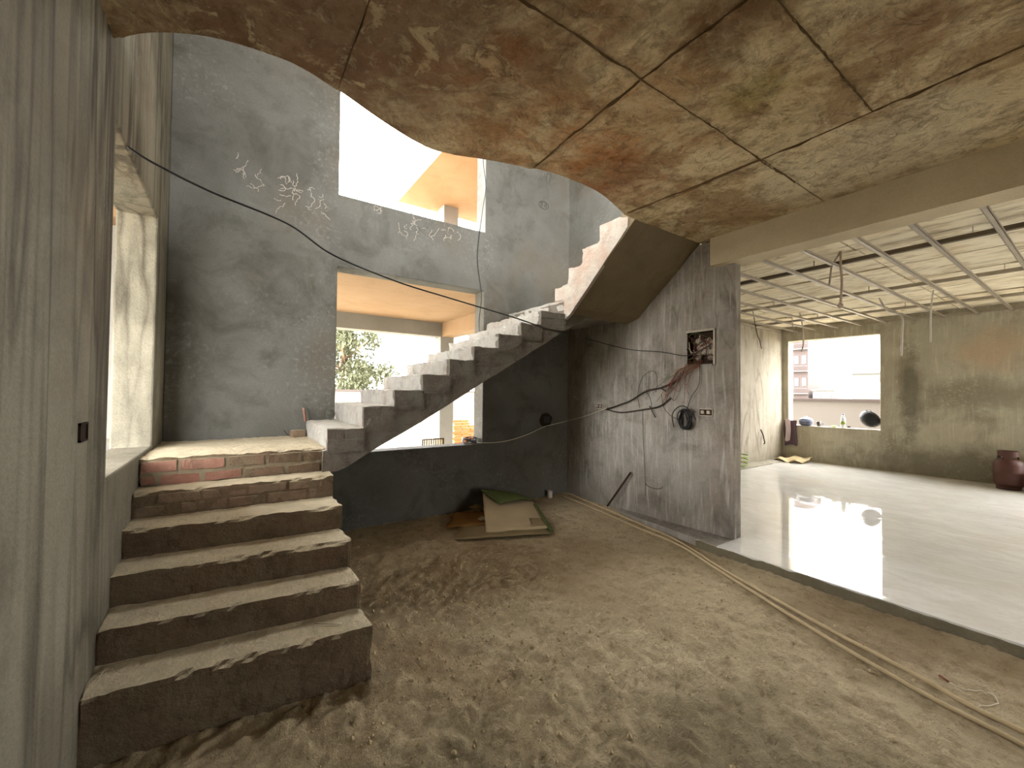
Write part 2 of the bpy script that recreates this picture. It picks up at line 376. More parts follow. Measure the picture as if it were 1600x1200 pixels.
# dirt floor: uneven, with trodden lumps
def floor_h(x, y):
    h = .045 * max(0, min(1, (y - 3.0) / 1.5)) + .012 * noise.noise(Vector((x * 1.3, y * 1.3, 0)))
    rough = .6 + .7 * max(0, min(1, 1.6 - math.hypot(x - .95, y - 2.0)))
    p = Vector((x, y, 0))
    h += rough * (.014 * noise.noise(p * 7) + .034 * abs(noise.noise(p * 15 + Vector((3, 1, 0)))) + .010 * noise.noise(p * 33) + .005 * noise.noise(p * 60))
    e = max(0, min(1, (x - 3.2) / .5)); h += .02 * e
    return h
def make_floor():
    x0, x1, y0, y1 = XL, 4.06, YS, YB
    m = MB(); xs = []; ys = []
    def axis(a, b, fa, fb, fine, coarse):
        out = [a]
        while out[-1] < b - 1e-6:
            out.append(min(b, out[-1] + (fine if fa <= out[-1] < fb else coarse)))
        return out
    xs = axis(x0, x1, -.47, 4.2, .021, .05); ys = axis(y0, y1, .3, 4.5, .021, .12)
    nx = len(xs); m.v = [(x, y, floor_h(x, y)) for y in ys for x in xs]
    m.f = [(j*nx+i, j*nx+i+1, (j+1)*nx+i+1, (j+1)*nx+i) for j in range(len(ys)-1) for i in range(nx-1)]
    return m.build('floor', M['dirt'], None, True)
struct(make_floor(), 'trodden bare dirt floor of the unfinished stair hall')

# left wall with the doorway above the stair landing
struct(wall_mesh(0, XL - .23, XL, YS, YB + .23, -.1, ROOF, [(2.63, 3.97, 1.08, 2.76), (-2.4, 2.2, 3.6, 6.2)]).build('wall_left', M['wall_l'], None, False, .012), 'streaked grey plaster wall at left with doorway onto the stair landing')  # unseen upper opening is added to let in light
# back wall with a window below and one above
WB = [(.88, 2.62, .85, 2.78), (.88, 2.63, 3.53, 5.7)]
struct(wall_mesh(1, YB, YB + .23, XL, XE + .13, -.1, ROOF, WB).build('wall_back', M['wall_b'], None, False, .012), 'grey plaster wall behind the stairs with two open windows, one above the other')
# right wall: carries the stairs, ends at the wide opening to the hall
struct(wall_mesh(0, XE, XE + .13, 2.1, YB, -.1, CE, [(2.297, 2.593, 1.817, 2.167)]).build("wall_right", M['wall_e'], None, False, .012), 'grey plaster wall at right with the open electrical box')
struct(wall_mesh(0, XE, XE + .13, YS, YB, CE + .2, ROOF, []).build('wall_right_upper', M['wall_b'], None, False), 'upper storey grey wall above the right wall')
# beam over the opening
struct(MB().rough_box(3.95, 4.2, YS, 2.29, 2.79, CE + .01, .25, .004, 2., .006).build('trim_1', M['beam'], None, False), 'plastered beam over the wide opening to the hall')
# wall behind the camera with a small doorway added for light
struct(wall_mesh(1, YS - .23, YS, XL - .23, XD + .2, -.1, CE, [(2.9, 3.6, .02, 2.0)]).build('wall_front', M['wall_b'], None, False), 'front wall with a small doorway added for light')
struct(wall_mesh(1, YS - .23, YS, XL - .23, XD + .2, CE + .2, ROOF, [(.2, 3.7, 3.5, 5.9), (4.7, 9.7, 3.9, 5.9)]).build('wall_front_upper', M['wall_b'], None, False), 'upper storey front wall with wide windows added for light')  # unseen windows, added to light the stair void

# ceiling slab with the curved edge of the stair void
CURVE = [(-.47, 2.53), (-.446, 2.507), (-.374, 2.425), (-.291, 2.359), (-.198, 2.302), (-.082, 2.249), (.063, 2.223), (.233, 2.215), (.438, 2.285), (.709, 2.402), (.961, 2.481), (1.157, 2.475),
         (1.386, 2.393), (1.618, 2.325), (1.852, 2.265), (2.126, 2.253), (2.395, 2.282), (2.689, 2.378), (2.832, 2.431)]
CUR = [(p.x, p.y) for p in spline([(x, y, 0) for x, y in CURVE], 4)]
def curve_y(x):
    for (a, b), (c, d) in zip(CUR, CUR[1:]):
        if a <= x <= c: return b + (d - b) * (x - a) / max(1e-6, c - a)
    return 2.431
poly = [(XL - .1, YS), (XE + .13, YS), (XE + .13, 2.44)] + [(2.99, 2.44)] + list(reversed(CUR)) + [(XL - .1, 2.53)]
ceil_o = MB().prism(poly, CE, CE + .2, 2).build('ceiling', M['ceiling'], None)
struct(ceil_o, 'stained bare concrete slab with a curved edge round the stair void')
# shuttering panels cast into its underside: each a little proud, with open joints between
cols = [(XL, .426), (.432, 1.659), (1.665, 2.889), (2.895, 3.95)]
rows = [(YS, -1.13), (-1.124, .738), (.744, 1.316), (1.322, 9.)]
for i, (a, b) in enumerate(cols):
    rr = rows if i in (1, 2) else [(YS, -1.13), (-1.124, 1.316), (1.322, 9.)]
    for j, (c, d) in enumerate(rr):
        n = 26; top = []
        skew = lambda x, y: x + (.055 * max(0, y - 1.33) if i == 1 and abs(x - b) < .02 or i == 2 and abs(x - a) < .02 else 0)
        pts_b = []; pts_t = []
        for k in range(n + 1):
            x = a + (b - a) * k / n; yt = min(d, curve_y(x) - .006)
            pts_b.append((x, c + .004 * noise.noise(Vector((x * 9, c, 1))))); pts_t.append((skew(x, yt), yt + .003 * noise.noise(Vector((x * 9, d, 2)))))
        m = MB(); dz = random.uniform(.006, .013)
        vs = [(x, y, CE - dz) for x, y in pts_b] + [(x, y, CE - dz) for x, y in pts_t] + [(x, y, CE + .004) for x, y in pts_b] + [(x, y, CE + .004) for x, y in pts_t]
        q = n + 1; fs = []
        for k in range(n):
            fs += [(k, q+k, q+k+1, k+1), (2*q+k, k, k+1, 2*q+k+1), (q+k, 3*q+k, 3*q+k+1, q+k+1)]
        fs += [(0, 2*q, 3*q, q), (n, q+n, 3*q+n, 2*q+n)]
        m.add(vs, fs); m.build('panel', M['ceiling'], ceil_o)
# ragged concrete fins left along the joints
def fin(p, q, name='seam'):
    p = Vector(p); q = Vector(q); L = (q - p).length; n = max(4, int(L / .03)); m = MB(); s = (q - p).normalized(); t = Vector((-s.y, s.x, 0)); pts = []
    vs = []; fs = []
    for k in range(n + 1):
        c = p + (q - p) * k / n; w = .005 + .016 * max(0, noise.noise(c * 9)) + .006 * noise.noise(c * 40); d = .012 + .014 * max(0, noise.noise(c * 14 + Vector((2, 5, 1))))
        c = c + t * (.010 * noise.noise(c * 6) + .005 * noise.noise(c * 31))
        vs += [c + t * w, c - Vector((0, 0, d)), c - t * w]
        if k: fs += [((k-1)*3, k*3, k*3+1, (k-1)*3+1), ((k-1)*3+1, k*3+1, k*3+2, (k-1)*3+2)]
    m.add(vs, fs); return m.build(name, M['fin'], ceil_o)
M['fin'] = plain('dark_joint_crust', lin(118,96,68), .95, .1, var=.6, scale=25)
z = CE - .004
for p, q in (((1.66, -1.1, z), (1.66, 1.32, z)), ((1.662, 1.33, z), (1.71, 2.27, z)), ((2.892, -1.1, z), (2.892, 1.31, z)), ((2.892, 1.32, z), (2.82, 2.38, z)),
             ((-.4, 1.32, z), (1.66, 1.32, z)), ((1.66, 1.32, z), (2.89, 1.32, z)), ((2.89, 1.32, z), (3.4, 1.32, z)), ((1.67, .741, z), (2.88, .741, z)), ((.43, .3, z), (.43, 2.2, z))):
    fin(p, q)

# hall beyond the opening
struct(wall_mesh(0, XD, XD + .23, YS, YC + .2, -.1, 3.1, [(2.54, 4.1, .85, 2.69), (-3.1, .1, .6, 2.75)]).build('wall_hall_back', M['wall_d'], None, False, .012), 'dull olive plaster end wall of the hall with one open window and an unseen added one')  # second window, out of view, is added for light
struct(wall_mesh(1, YC, YC + .2, XE + .13, XD, -.1, 3.1, []).build('wall_hall_left', M['wall_c'], None, False), 'bright streaked plaster side wall of the hall')
hc = MB().box(XE + .13, XD + .2, YS, YC + .2, 3.03, 3.28).build('ceiling_hall', M['hall_ceiling'], None)
struct(hc, 'pale concrete slab ceiling of the tiled hall')
hx = [4.2, 5.35, 6.3, 7.2, 8.05, 8.9, 9.6, 10.2]; hy = [-3.4, -1.2, .3, 1.5, 2.7, 3.6, 4.22]
for a, b in zip(hx, hx[1:]):
    for c, d in zip(hy, hy[1:]):
        MB().box(a + .014, b - .014, c + .010, d - .010, 3.03 - random.uniform(.014, .03), 3.035).build('panel', M['hall_ceiling'], hc)
struct(MB().prism([(3.74, YS), (XD, YS), (XD, YC), (XE + .12, YC), (XE + .12, 2.1), (3.74, 2.1)], -.05, .1, 2).build('floor_hall', M['tile'], None), 'glossy pale marble tiled floor of the hall')
ledge = MB(); ledge.add([(3.74, 2.08, -.05), (4.06, 2.08, -.05), (4.06, 3.5, -.05), (3.98, 3.5, -.05), (3.84, 2.9, -.05), (3.74, 2.08, .098), (4.06, 2.08, .098), (4.06, 3.5, .07), (3.98, 3.5, .06), (3.84, 2.9, .085)],
                        [(0, 1, 6, 5), (1, 2, 7, 6), (2, 3, 8, 7), (3, 4, 9, 8), (4, 0, 5, 9), (5, 6, 7, 8, 9), (0, 4, 3, 2, 1)])
struct(ledge.build('trim_2', M['wall_e'], None, False, .01), 'rough cement ledge along the foot of the right wall')
kerb = MB().rough_box(3.722, 3.76, YS, 2.3, -.02, .092, .05, .006, 5., .012)
struct(kerb.build('trim_3', plaster('kerb_cement', lin(120,112,92), lin(100,92,74), lin(66,58,44)), None), 'rough cement kerb edge of the tiled floor')
# upper storey shell and roof
struct(MB().box(XL - .23, XD + .2, YS - .23, YB + .23, ROOF, ROOF + .2).build('roof', M['wall_b'], None), 'roof slab over the upper storey')
struct(wall_mesh(0, XD, XD + .2, YS, YB, CE + .2, ROOF, [(-2., 2., 4.0, 5.9)]).build('wall_upper_end', M['wall_b'], None), 'upper storey end wall')
struct(wall_mesh(1, YB, YB + .2, XE + .13, XD, CE + .2, ROOF, []).build('wall_upper_side', M['wall_b'], None), 'upper storey side wall')

for loc, sx, sy, fc in (((1.75, YB + .24, 1.8), 1.74, 1.93, (0, -1, 0)), ((1.75, YB + .24, 4.6), 1.74, 2.2, (0, -1, 0)), ((XL - .24, 3.3, 1.9), 1.34, 1.7, (1, 0, 0)),
                        ((XL - .24, -.1, 4.9), 4.6, 2.6, (1, 0, 0)), ((XD + .24, 3.32, 1.77), 1.56, 1.84, (-1, 0, 0)), ((3.25, YS - .25, 1.0), .7, 2.0, (0, 1, 0)), ((XD + .24, -1.5, 1.68), 3.2, 2.15, (-1, 0, 0)),
                        ((1.95, YS - .25, 4.7), 3.5, 2.4, (0, 1, 0)), ((7.2, YS - .25, 4.9), 5, 2.0, (0, 1, 0)), ((XD + .22, 0, 4.95), 4, 1.9, (-1, 0, 0))):
    portal(loc, sx, sy, fc)
#PART2
# ------------------------------------------------------------------ staircase
stair = empty('staircase', (.1, 2.25, 0), 'unfinished brick and cement staircase turning up round the back corner', 'staircase')
Z1 = [.28, .43, .585, .735, .885, 1.06]
NL = [2.30, 2.53, 2.77, 3.01, 3.25, 3.45]; NR = [2.20, 2.42, 2.65, 2.92, 3.22, 3.45]
XR = .63
def shear(m, n0, yl, yr, x0, x1, yback):
    out = []
    for (x, y, z_) in m.v[n0:]:
        t = (x - x0) / (x1 - x0); yf = yl + (yr - yl) * t; w = max(0, min(1.2, (yback - y) / (yback - yl)))
        out.append((x, y + (yf - yl) * w, z_))
    m.v[n0:] = out
def brick_at(parent, x0, x1, y0, y1, z0, z1, mat, seed):
    m = MB().rough_box(x0, x1, y0, y1, z0, z1, .055, .004, seed, .010)
    return m.build('brick', mat, parent)
core = MB()
for k in range(1, 6):
    core.box(XL + .01, XR - .015, max(NL[k-1], NR[k-1]) + .03, YB - .002, -.05 if k == 1 else Z1[k-2] - .03, Z1[k-1] - .03)
core.box(XL + .01, .6, 3.5, YB - .002, .8, 1.0)
core.build('core', M['step'], stair)
for k in range(5):
    m = MB(); zb = -.06 if k == 0 else Z1[k-1] - .02; yb = max(NL[k+1], NR[k+1]) + .05
    m.rough_box(XL - .012, XR, NL[k], yb, zb, Z1[k], .022, .0055, k * 3.1, .018); shear(m, 0, NL[k], NR[k], XL, XR, yb)
    st = m.build('step', M['step'], stair)
    if k == 4:      # the last step before the landing: brick shows in two courses
        x = -.45; c = 0
        for z0, z1 in ((.742, .803), (.815, .868)):
            x = -.46 + (.11 if z0 > .8 else 0)
            while x < XR - .08:
                L = min(random.uniform(.2, .235), XR - .02 - x); yf = NL[4] + (NR[4] - NL[4]) * (x + L / 2 - XL) / (XR - XL)
                brick_at(st, x, x + L, yf - .006, yf + .06, z0, z1, M['brick_brown'], x * 9 + z0); x += L + random.uniform(.012, .02)
land = MB().rough_box(XL - .012, .66, 3.45, YB - .002, .885, 1.06, .028, .005, 31., .018).build('landing', M['step'], stair)
mort = MB().rough_box(XL + .01, .62, 3.442, 3.50, .885, 1.045, .04, .005, 12., .008).build('mortar_bed', M['mortar'], stair)
for z0, z1, off in ((.888, .952, -.12), (.972, 1.040, -.02)):
    x = -.47 + off
    while x < .55:
        L = random.uniform(.2, .24); a = max(x, -.46)
        if x + L - a > .05: brick_at(land, a, min(x + L, .6), 3.432, 3.50, z0, z1, M['brick_red'] if x < -.12 else (M['brick_brown'] if x < .2 else M['step']), x * 7 + z0)
        x += L + random.uniform(.014, .03)

# second flight along the back wall
X2 = [.61, .875, 1.121, 1.365, 1.617, 1.864, 2.138, 2.404, 2.657, 3.0]
Z2 = [1.211, 1.383, 1.518, 1.654, 1.80, 1.933, 2.078, 2.212, 2.365]
YN = 3.39
bot = [(.585, .885), (.62, .872), (.68, .878), (.76, .905), (.9, .99), (1.366, 1.235), (1.95, 1.577), (2.958, 2.152), (3.42, 2.41)]
top = [(3.42, 2.5), (3.0, 2.5), (3.0, 2.33)] + [(X2[i] + .02, (Z2[i-1] if i else 1.06) - .012) for i in range(8, -1, -1)] + [(.585, 1.04)]
def rough_prism(poly, a0, a1, axis, cell=.05, amp=.006):
    """prism whose long faces are cut into a grid and roughened"""
    pts = []
    for (p, q) in zip(poly, poly[1:] + poly[:1]):
        n = max(1, int(math.hypot(q[0]-p[0], q[1]-p[1]) / cell))
        pts += [(p[0] + (q[0]-p[0]) * k / n, p[1] + (q[1]-p[1]) * k / n) for k in range(n)]
    na = max(1, int((a1 - a0) / .12)); m = MB(); n = len(pts)
    def P(u, v, a): return Vector({0: (a, u, v), 1: (u, a, v), 2: (u, v, a)}[axis])
    for k in range(na + 1):
        for (u, v) in pts:
            p = P(u, v, a0 + (a1 - a0) * k / na); m.v.append(tuple(p + noise.noise_vector(p * 6) * amp))
    for k in range(na):
        for i in range(n): m.f.append((k*n+i, k*n+(i+1) % n, (k+1)*n+(i+1) % n, (k+1)*n+i))
    m.f.append(tuple(range(n-1, -1, -1))); m.f.append(tuple(na*n+i for i in range(n)))
    return m
w2 = rough_prism(bot + top, YN + .004, YB - .002, 1).build('waist_slab', M['step_shade'], stair)
for i in range(9):
    zb = (Z2[i-1] if i else 1.06) - .035
    s_ = MB().rough_box(X2[i], X2[i+1] + .015, YN, YB - .002, zb, Z2[i], .05, .006, i * 5.3 + 40, .018).build('step', M['step_side'], stair)
    a, b = X2[i] + .004, X2[i+1] - .006           # rough brick ends on the open side, shade put into their grey
    a, b = X2[i] + .001, X2[i+1] + .012; mid = a + (b - a) * random.uniform(.35, .65); zm = zb + .035 + (Z2[i] - zb - .035) * random.uniform(.42, .58)
    MB().box(X2[i] + .002, X2[i+1] + .012, YN - .010, YN + .04, zb, Z2[i] - .012).build('mortar_bed', M['step_shade'], stair)
    for (u, v, z0, z1) in ((a, mid - .002, zm + .002, Z2[i] - .004), (mid + .002, b, zm + .002, Z2[i] - .004), (a, b, zb + .02, zm - .002)):
        brick_at(s_, u, v, YN - random.uniform(.014, .020), YN + .05, z0, z1, M['step_shade'], i * 2.7 + u + z0)
# quarter landing in the corner
MB().rough_box(3.0, XE - .002, YN + .01, YB - .002, 2.41, 2.53, .07, .004, 77., .012).build('quarter_landing', M['step_side'], stair)
# third flight along the right wall, up to the slab
Y3 = [3.564, 3.342, 3.126, 2.883, 2.60]; Z3 = [2.685, 2.85, 3.01, 3.17]
prof = [(2.43, 3.10), (3.25, 2.41), (3.42, 2.36), (3.45, 2.52), (3.56, 2.53)] + [(Y3[j] - .02, (Z3[j-1] if j else 2.53)) for j in range(4)] + [(2.6, 3.16), (2.60, 3.2), (2.43, 3.2)]
rough_prism(prof, 3.002, XE - .002, 0).build('waist_slab', M['stair_soffit'], stair)
for j in range(4):
    zb = (Z3[j-1] if j else 2.53) - .03
    s_ = MB().rough_box(3.0, XE - .002, Y3[j+1] - .015, Y3[j], zb, Z3[j], .05, .006, j * 4.1 + 90, .02).build('step', M['step_pink'], stair)
    brick_at(s_, 2.992, 3.05, Y3[j+1] + .008, Y3[j] - .006, zb + .04, Z3[j] - .012, M['step_pink'], j * 3.3)
sidep = [(2.52, 3.04), (3.30, 2.345), (3.385, 2.30), (3.392, 2.36)] + [(3.40, 2.52), (3.55, 2.53)] + [(Y3[j] - .03, (Z3[j-1] if j else 2.53) + .02) for j in range(4)] + [(2.6, 3.15), (2.52, 3.13)]
rough_prism(sidep, 2.990, 3.03, 0, .05, .004).build('side_render', M['step_pink'], stair)

# ------------------------------------------------------------------ things in the stair hall
# two long pipes on the floor
def floor_pipe(pts, label):
    P = spline([(x, y, floor_h(x, y) + .022) for x, y in pts], 8); P = [Vector((p.x, p.y, floor_h(p.x, p.y) + .014)) for p in P]
    sm = [sum((P[max(0, min(len(P)-1, i+k))] for k in range(-4, 5)), Vector()) / 9 for i in range(len(P))]
    o = MB().tube(sm, .0115, 10).build('pipe', M['pvc'], None, True); return tag(o, label, 'pipe', 'long pipes along the dirt floor')
floor_pipe([(3.97, 4.42), (3.94, 3.99), (3.82, 3.03), (3.715, 2.48), (3.49, 2.02), (3.37, 1.68), (3.15, 1.02), (3.04, .58), (2.97, .41), (2.92, .1), (2.85, -.5)], 'dusty pipe on the dirt floor, the one nearer the tiled hall')
floor_pipe([(3.81, 4.42), (3.775, 3.65), (3.695, 2.93), (3.63, 2.43), (3.44, 2.0), (3.31, 1.66), (3.02, .98), (2.88, .55), (2.845, .36), (2.80, .1), (2.7, -.5)], 'dusty pipe on the dirt floor, the one nearer the staircase')
# folded mat and what lies under it
tag_sheet = MB()
def sheet(name, corners, thick, m, n=14, amp=.01, parent=None, seed=0., smooth=True, edge=0.):
    """bilinear patch a,b,c,d with waves, given thickness"""
    a, b, c, d = [Vector(q) for q in corners]; mb = MB(); top = []
    for j in range(n + 1):
        for i in range(n + 1):
            u, v = i / n, j / n; p = (a*(1-u) + b*u)*(1-v) + (d*(1-u) + c*u)*v
            e = (noise.noise_vector(Vector((u * 5 + seed, v * 5, 1))) * edge) if i in (0, n) or j in (0, n) else Vector()
            e.z = 0; p = p + e + Vector((0, 0, amp * noise.noise(Vector((u * 3.3 + seed, v * 3.3, seed))) )); top.append(p)
    N = (n + 1) ** 2; mb.v = [tuple(p) for p in top] + [tuple(p - Vector((0, 0, thick))) for p in top]
    for j in range(n):
        for i in range(n):
            q = j*(n+1)+i; mb.f += [(q, q+1, q+n+2, q+n+1), (N+q, N+q+n+1, N+q+n+2, N+q+1)]
    for i in range(n):
        for q, r_ in ((i, i+1), (n*(n+1)+i+1, n*(n+1)+i)): mb.f.append((r_, q, N+q, N+r_))
        for q, r_ in (((i+1)*(n+1), i*(n+1)), (i*(n+1)+n, (i+1)*(n+1)+n)): mb.f.append((r_, q, N+q, N+r_))
    return mb.build(name, m, parent, smooth)
matt = empty('folded_mat', (2.5, 3.7, .05), 'stiff beige mat folded over itself, green backing turned up at the top', 'mat')
sheet('lower_layer', [(1.86, 3.70, .05), (2.74, 3.31, .055), (3.05, 3.95, .075), (2.2, 4.2, .07)], .008, M['mat_sheet'], 14, .012, matt, 1., True, .02)
a_ = sheet('upper_layer', [(2.20, 3.68, .062), (2.80, 3.40, .075), (3.14, 4.12, .15), (2.50, 4.27, .31)], .010, M['mat_top'], 16, .012, matt, 2.)
fold = MB()
for side in range(2): pass
fp = []
for k in range(13):                       # rounded fold along the right edge
    t = k / 12; p0 = Vector((2.80, 3.40, .066)).lerp(Vector((3.14, 4.12, .14)), t); p1 = Vector((2.74, 3.31, .05)).lerp(Vector((3.0, 3.9, .08)), t)
    for q in range(9):
        an = -math.pi / 2 + math.pi * q / 8; c = (p0 + p1) / 2; rr = max(.012, (p0.z - p1.z) / 2 + .008)
        fp.append(c + Vector((.045 * math.cos(an), -.02 * math.cos(an), rr * math.sin(an))))
fold.v = [tuple(p) for p in fp]; fold.f = [(k*9+q, k*9+q+1, (k+1)*9+q+1, (k+1)*9+q) for k in range(12) for q in range(8)]
fo = fold.build('fold', M['mat_green'], matt, True); sd = fo.modifiers.new('thick', 'SOLIDIFY'); sd.thickness = .006
gf = MB(); n = 10; A, B, C_ = Vector((2.47, 4.26, .335)), Vector((2.56, 3.98, .215)), Vector((3.13, 4.06, .165)); D_ = Vector((2.86, 4.24, .27))
gv = []
for j in range(n + 1):
    for i in range(n + 1):
        u, v = i / n, j / n; p = (B*(1-u) + C_*u)*(1-v) + (A*(1-u) + D_*u)*v
        gv.append(p + Vector((0, 0, .012 + .03 * math.sin(math.pi * u) * (1 - v) + .012 * noise.noise(p * 9))))
gf.v = [tuple(p) for p in gv]; gf.f = [(j*(n+1)+i, j*(n+1)+i+1, (j+1)*(n+1)+i+1, (j+1)*(n+1)+i) for j in range(n) for i in range(n)]
go = gf.build('turned_flap', M['mat_green'], matt, True); go['label'] = 'green flap'; sd = go.modifiers.new('thick', 'SOLIDIFY'); sd.thickness = .008
o = sheet('patch', [(2.66, 3.52, .098), (2.81, 3.46, .088), (2.88, 3.62, .106), (2.74, 3.66, .118)], .003, M['mat_sheet'], 6, .002, matt, 5., True, .015)
tag(sheet('cardboard_sheet', [(1.92, 4.02, .062), (2.42, 3.80, .082), (2.62, 4.25, .088), (2.18, 4.42, .075)], .005, M['cardboard'], 12, .014, None, 7., True, .03), 'torn brown cardboard piece lying left of the folded mat', 'cardboard')
def rag(name, c, r, m, label, cat, seed, flat=.5):
    bm = bmesh.new(); bmesh.ops.create_icosphere(bm, subdivisions=4, radius=1)
    for v in bm.verts:
        d = v.co.normalized(); k = 1 + .45 * noise.noise(d * 1.7 + Vector((seed, 0, 0))) + .22 * abs(noise.noise(d * 4.5 + Vector((0, seed, 0))))
        v.co = Vector((d.x * r * k, d.y * r * k, max(-.3, d.z) * r * k * flat)) + Vector(c)
    me = bpy.data.meshes.new(name); bm.to_mesh(me); bm.free()
    return tag(link_mesh(name, me, m, None, True), label, cat)
rag('rag', (2.46, 4.34, .105), .075, M['rag'], 'crumpled pale rag heaped on the cardboard near the back wall', 'rag', 3.)
rag('rag', (2.33, 3.98, .098), .04, M['rag'], 'small crumpled scrap tucked against the side of the mat', 'rag', 8.)
# pipe stub out of the floor in the corner
st_ = MB().tube([(3.66, 4.42, 0), (3.66, 4.42, .15)], .035, 16, False); ob = st_.build('pipe_stub', M['pvc_white'], None, True)
sd = ob.modifiers.new('wall', 'SOLIDIFY'); sd.thickness = .006; tag(ob, 'short grey pipe stub standing out of the floor by the back corner', 'pipe')
# iron bar leaning on the right wall
tag(MB().tube([(3.975, 3.66, .07), (4.02, 3.33, .545)], .013, 8).build('iron_bar', M['rust'], None, True), 'dark rusty bar leaning against the right wall', 'bar')
# pebbles and clods nobody could count
peb = MB()
for k in range(900):
    x = random.uniform(.2, 3.7); y = random.uniform(.5, 4.2)
    if y > 2.1 and x < .72: continue
    if random.random() > .35: x = .95 + random.gauss(0, .45); y = 2.0 + random.gauss(0, .5)
    if x < .68 and y > 2.1 or x > 3.68 or x < -.3: continue
    r = random.choice((.003, .004, .005, .007, .010, .014)); z_ = floor_h(x, y) + r * .3
    vs = [Vector((x, y, z_)) + Vector(q) * r * random.uniform(.7, 1.3) for q in ((1,0,0),(-1,0,0),(0,1,0),(0,-1,0),(0,0,.8),(0,0,-.8))]
    peb.add(vs, [(0,2,4),(2,1,4),(1,3,4),(3,0,4),(2,0,5),(1,2,5),(3,1,5),(0,3,5)])
tag(peb.build('gravel', M['pebble']), 'loose pebbles and dirt clods strewn over the floor', 'gravel', None, 'stuff')
# red-tipped twine by the pipes
P = spline([(3.16, .53, .05), (3.13, .48, .05), (3.155, .43, .05), (3.20, .385, .055), (3.13, .345, .05), (3.03, .39, .05), (2.98, .40, .05)], 6)
tag(MB().tube([(p.x, p.y, floor_h(p.x, p.y) + .004) for p in P], .0025, 6).build('twine', M['whitewire'], None, True), 'thin pale twine loop on the floor beside the pipes', 'twine')
P = [(3.17, .555), (3.15, .515)]
tag(MB().tube([(x, y, floor_h(x, y) + .006) for x, y in P], .005, 6).build('wire_scrap', M['redwire'], None, True), 'short red wire scrap at the end of the pale twine', 'wire')
# landing clutter
def loose_brick(name, loc, rz, dims, m, label, cat='brick'):
    o = MB().rough_box(-dims[0]/2, dims[0]/2, -dims[1]/2, dims[1]/2, 0, dims[2], .04, .003, loc[0] * 9, .008).build(name, m)
    o.location = loc; o.rotation_euler.z = rz; return tag(o, label, cat)
loose_brick('brick', (.53, 4.40, 1.058), .25, (.11, .1, .065), M['brick_brown'], 'broken brown brick piece on the landing by the back wall')
tag(MB().tube([(.60, 4.42, 1.2), (.585, 4.46, 1.33)], .012, 7).build('brick_shard', M['brick_red'], None, True), 'thin red shard standing on the first step above the landing', 'shard')
tag(MB().tube(spline([(.83 + .04*math.cos(a), 4.44, 1.265 + .055*math.sin(a)) for a in [k * .8 for k in range(14)]], 3), .004, 6).build('wire_loop', M['steel'], None, True), 'small dark wire loop against the back wall by the lower window', 'wire')
tag(MB().tube([(.50, 4.44, 1.06), (.45, 4.43, 1.075), (.42, 4.455, 1.12)], .006, 6).build('stick', M['blackpipe'], None, True), 'small dark stick beside the broken brick on the landing', 'stick')

# ------------------------------------------------------------------ electrics
CAB = spline([(-.46, 2.81, 2.727), (-.36, 2.83, 2.683), (-.116, 2.87, 2.616), (.274, 2.92, 2.544), (.547, 2.96, 2.414), (1.009, 3.03, 2.322), (1.463, 3.1, 2.277), (2.171, 3.2, 2.212), (2.613, 3.27, 2.161), (3.02, 3.36, 2.14)], 8)
tag(MB().tube(CAB, .006, 6).build('cable', M['black'], None, True), 'long black cable strung from the doorway across to the stairs', 'cable')
tag(MB().tube(spline([(2.6, 4.478, 4.6), (2.577, 4.485, 4.422), (2.62, 4.485, 4.106), (2.572, 4.485, 3.769), (2.51, 4.485, 3.192), (2.575, 4.485, 2.723), (2.545, 4.485, 2.397), (2.56, 4.485, 2.2)], 6), .005, 6).build('cable', M['black'], None, True), 'thin black cable hanging down the back wall beside both windows', 'cable')
tag(MB().tube(spline([(2.56, 4.5, .87), (2.774, 4.44, .865), (3.018, 4.42, .889), (3.3, 4.42, .955), (3.546, 4.42, 1.034), (3.90, 4.40, 1.095), (4.0, 4.084, 1.189), (4.02, 3.72, 1.31)], 6), .005, 6).build('cable', M['whitewire'], None, True), 'pale cable strung from the window sill round the corner to the switch box', 'cable')
tag(MB().tube(spline([(4.035, 4.15, 2.265), (4.03, 3.9, 2.19), (4.03, 3.606, 2.103), (4.02, 3.302, 2.03), (4.02, 2.9, 1.975), (4.02, 2.602, 1.912), (4.03, 2.45, 1.95), (4.06, 2.33, 2.02)], 6), .005, 6).build('cable', M['black'], None, True), 'black cable running along the right wall into the electrical box', 'cable')
tag(MB().tube([(4.035, 4.25, 1.405), (4.035, 4.38, 1.46)], .004, 6).build('wire_end', M['whitewire'], None, True), 'short pale wire end sticking out of the right wall near the corner', 'wire')
db = empty('electrical_box', (4.05, 2.445, 1.82), 'open metal electrical box stuffed with loose wires on the right wall', 'electrical box')
bx = MB().box(4.13, 4.14, 2.297, 2.593, 1.817, 2.167).box(4.035, 4.14, 2.297, 2.305, 1.817, 2.167).box(4.035, 4.14, 2.585, 2.593, 1.817, 2.167).box(4.035, 4.14, 2.297, 2.593, 1.817, 1.825).box(4.035, 4.14, 2.297, 2.593, 2.159, 2.167)
bx.build('case', M['rust'], db)
MB().box(4.03, 4.045, 2.285, 2.605, 2.155, 2.175).box(4.03, 4.045, 2.285, 2.302, 1.81, 2.165).build('rim', M['box_metal'], db)
random.seed(4)
for k in range(9):                       # pale crumpled packing and connectors in the box
    y, z_ = random.uniform(2.33, 2.52), random.uniform(1.86, 2.1)
    rr = random.uniform(.02, .04)
    bm_ = MB().lathe([(0, -rr), (rr * .7, -rr * .6), (rr, 0), (rr * .6, rr * .7), (0, rr)], (4.1, y, z_), 7); bm_.build('connector', M['box_metal'], db)
rag('packing', (0, 0, 0), .1, M['box_metal'], None, None, 3., .9)
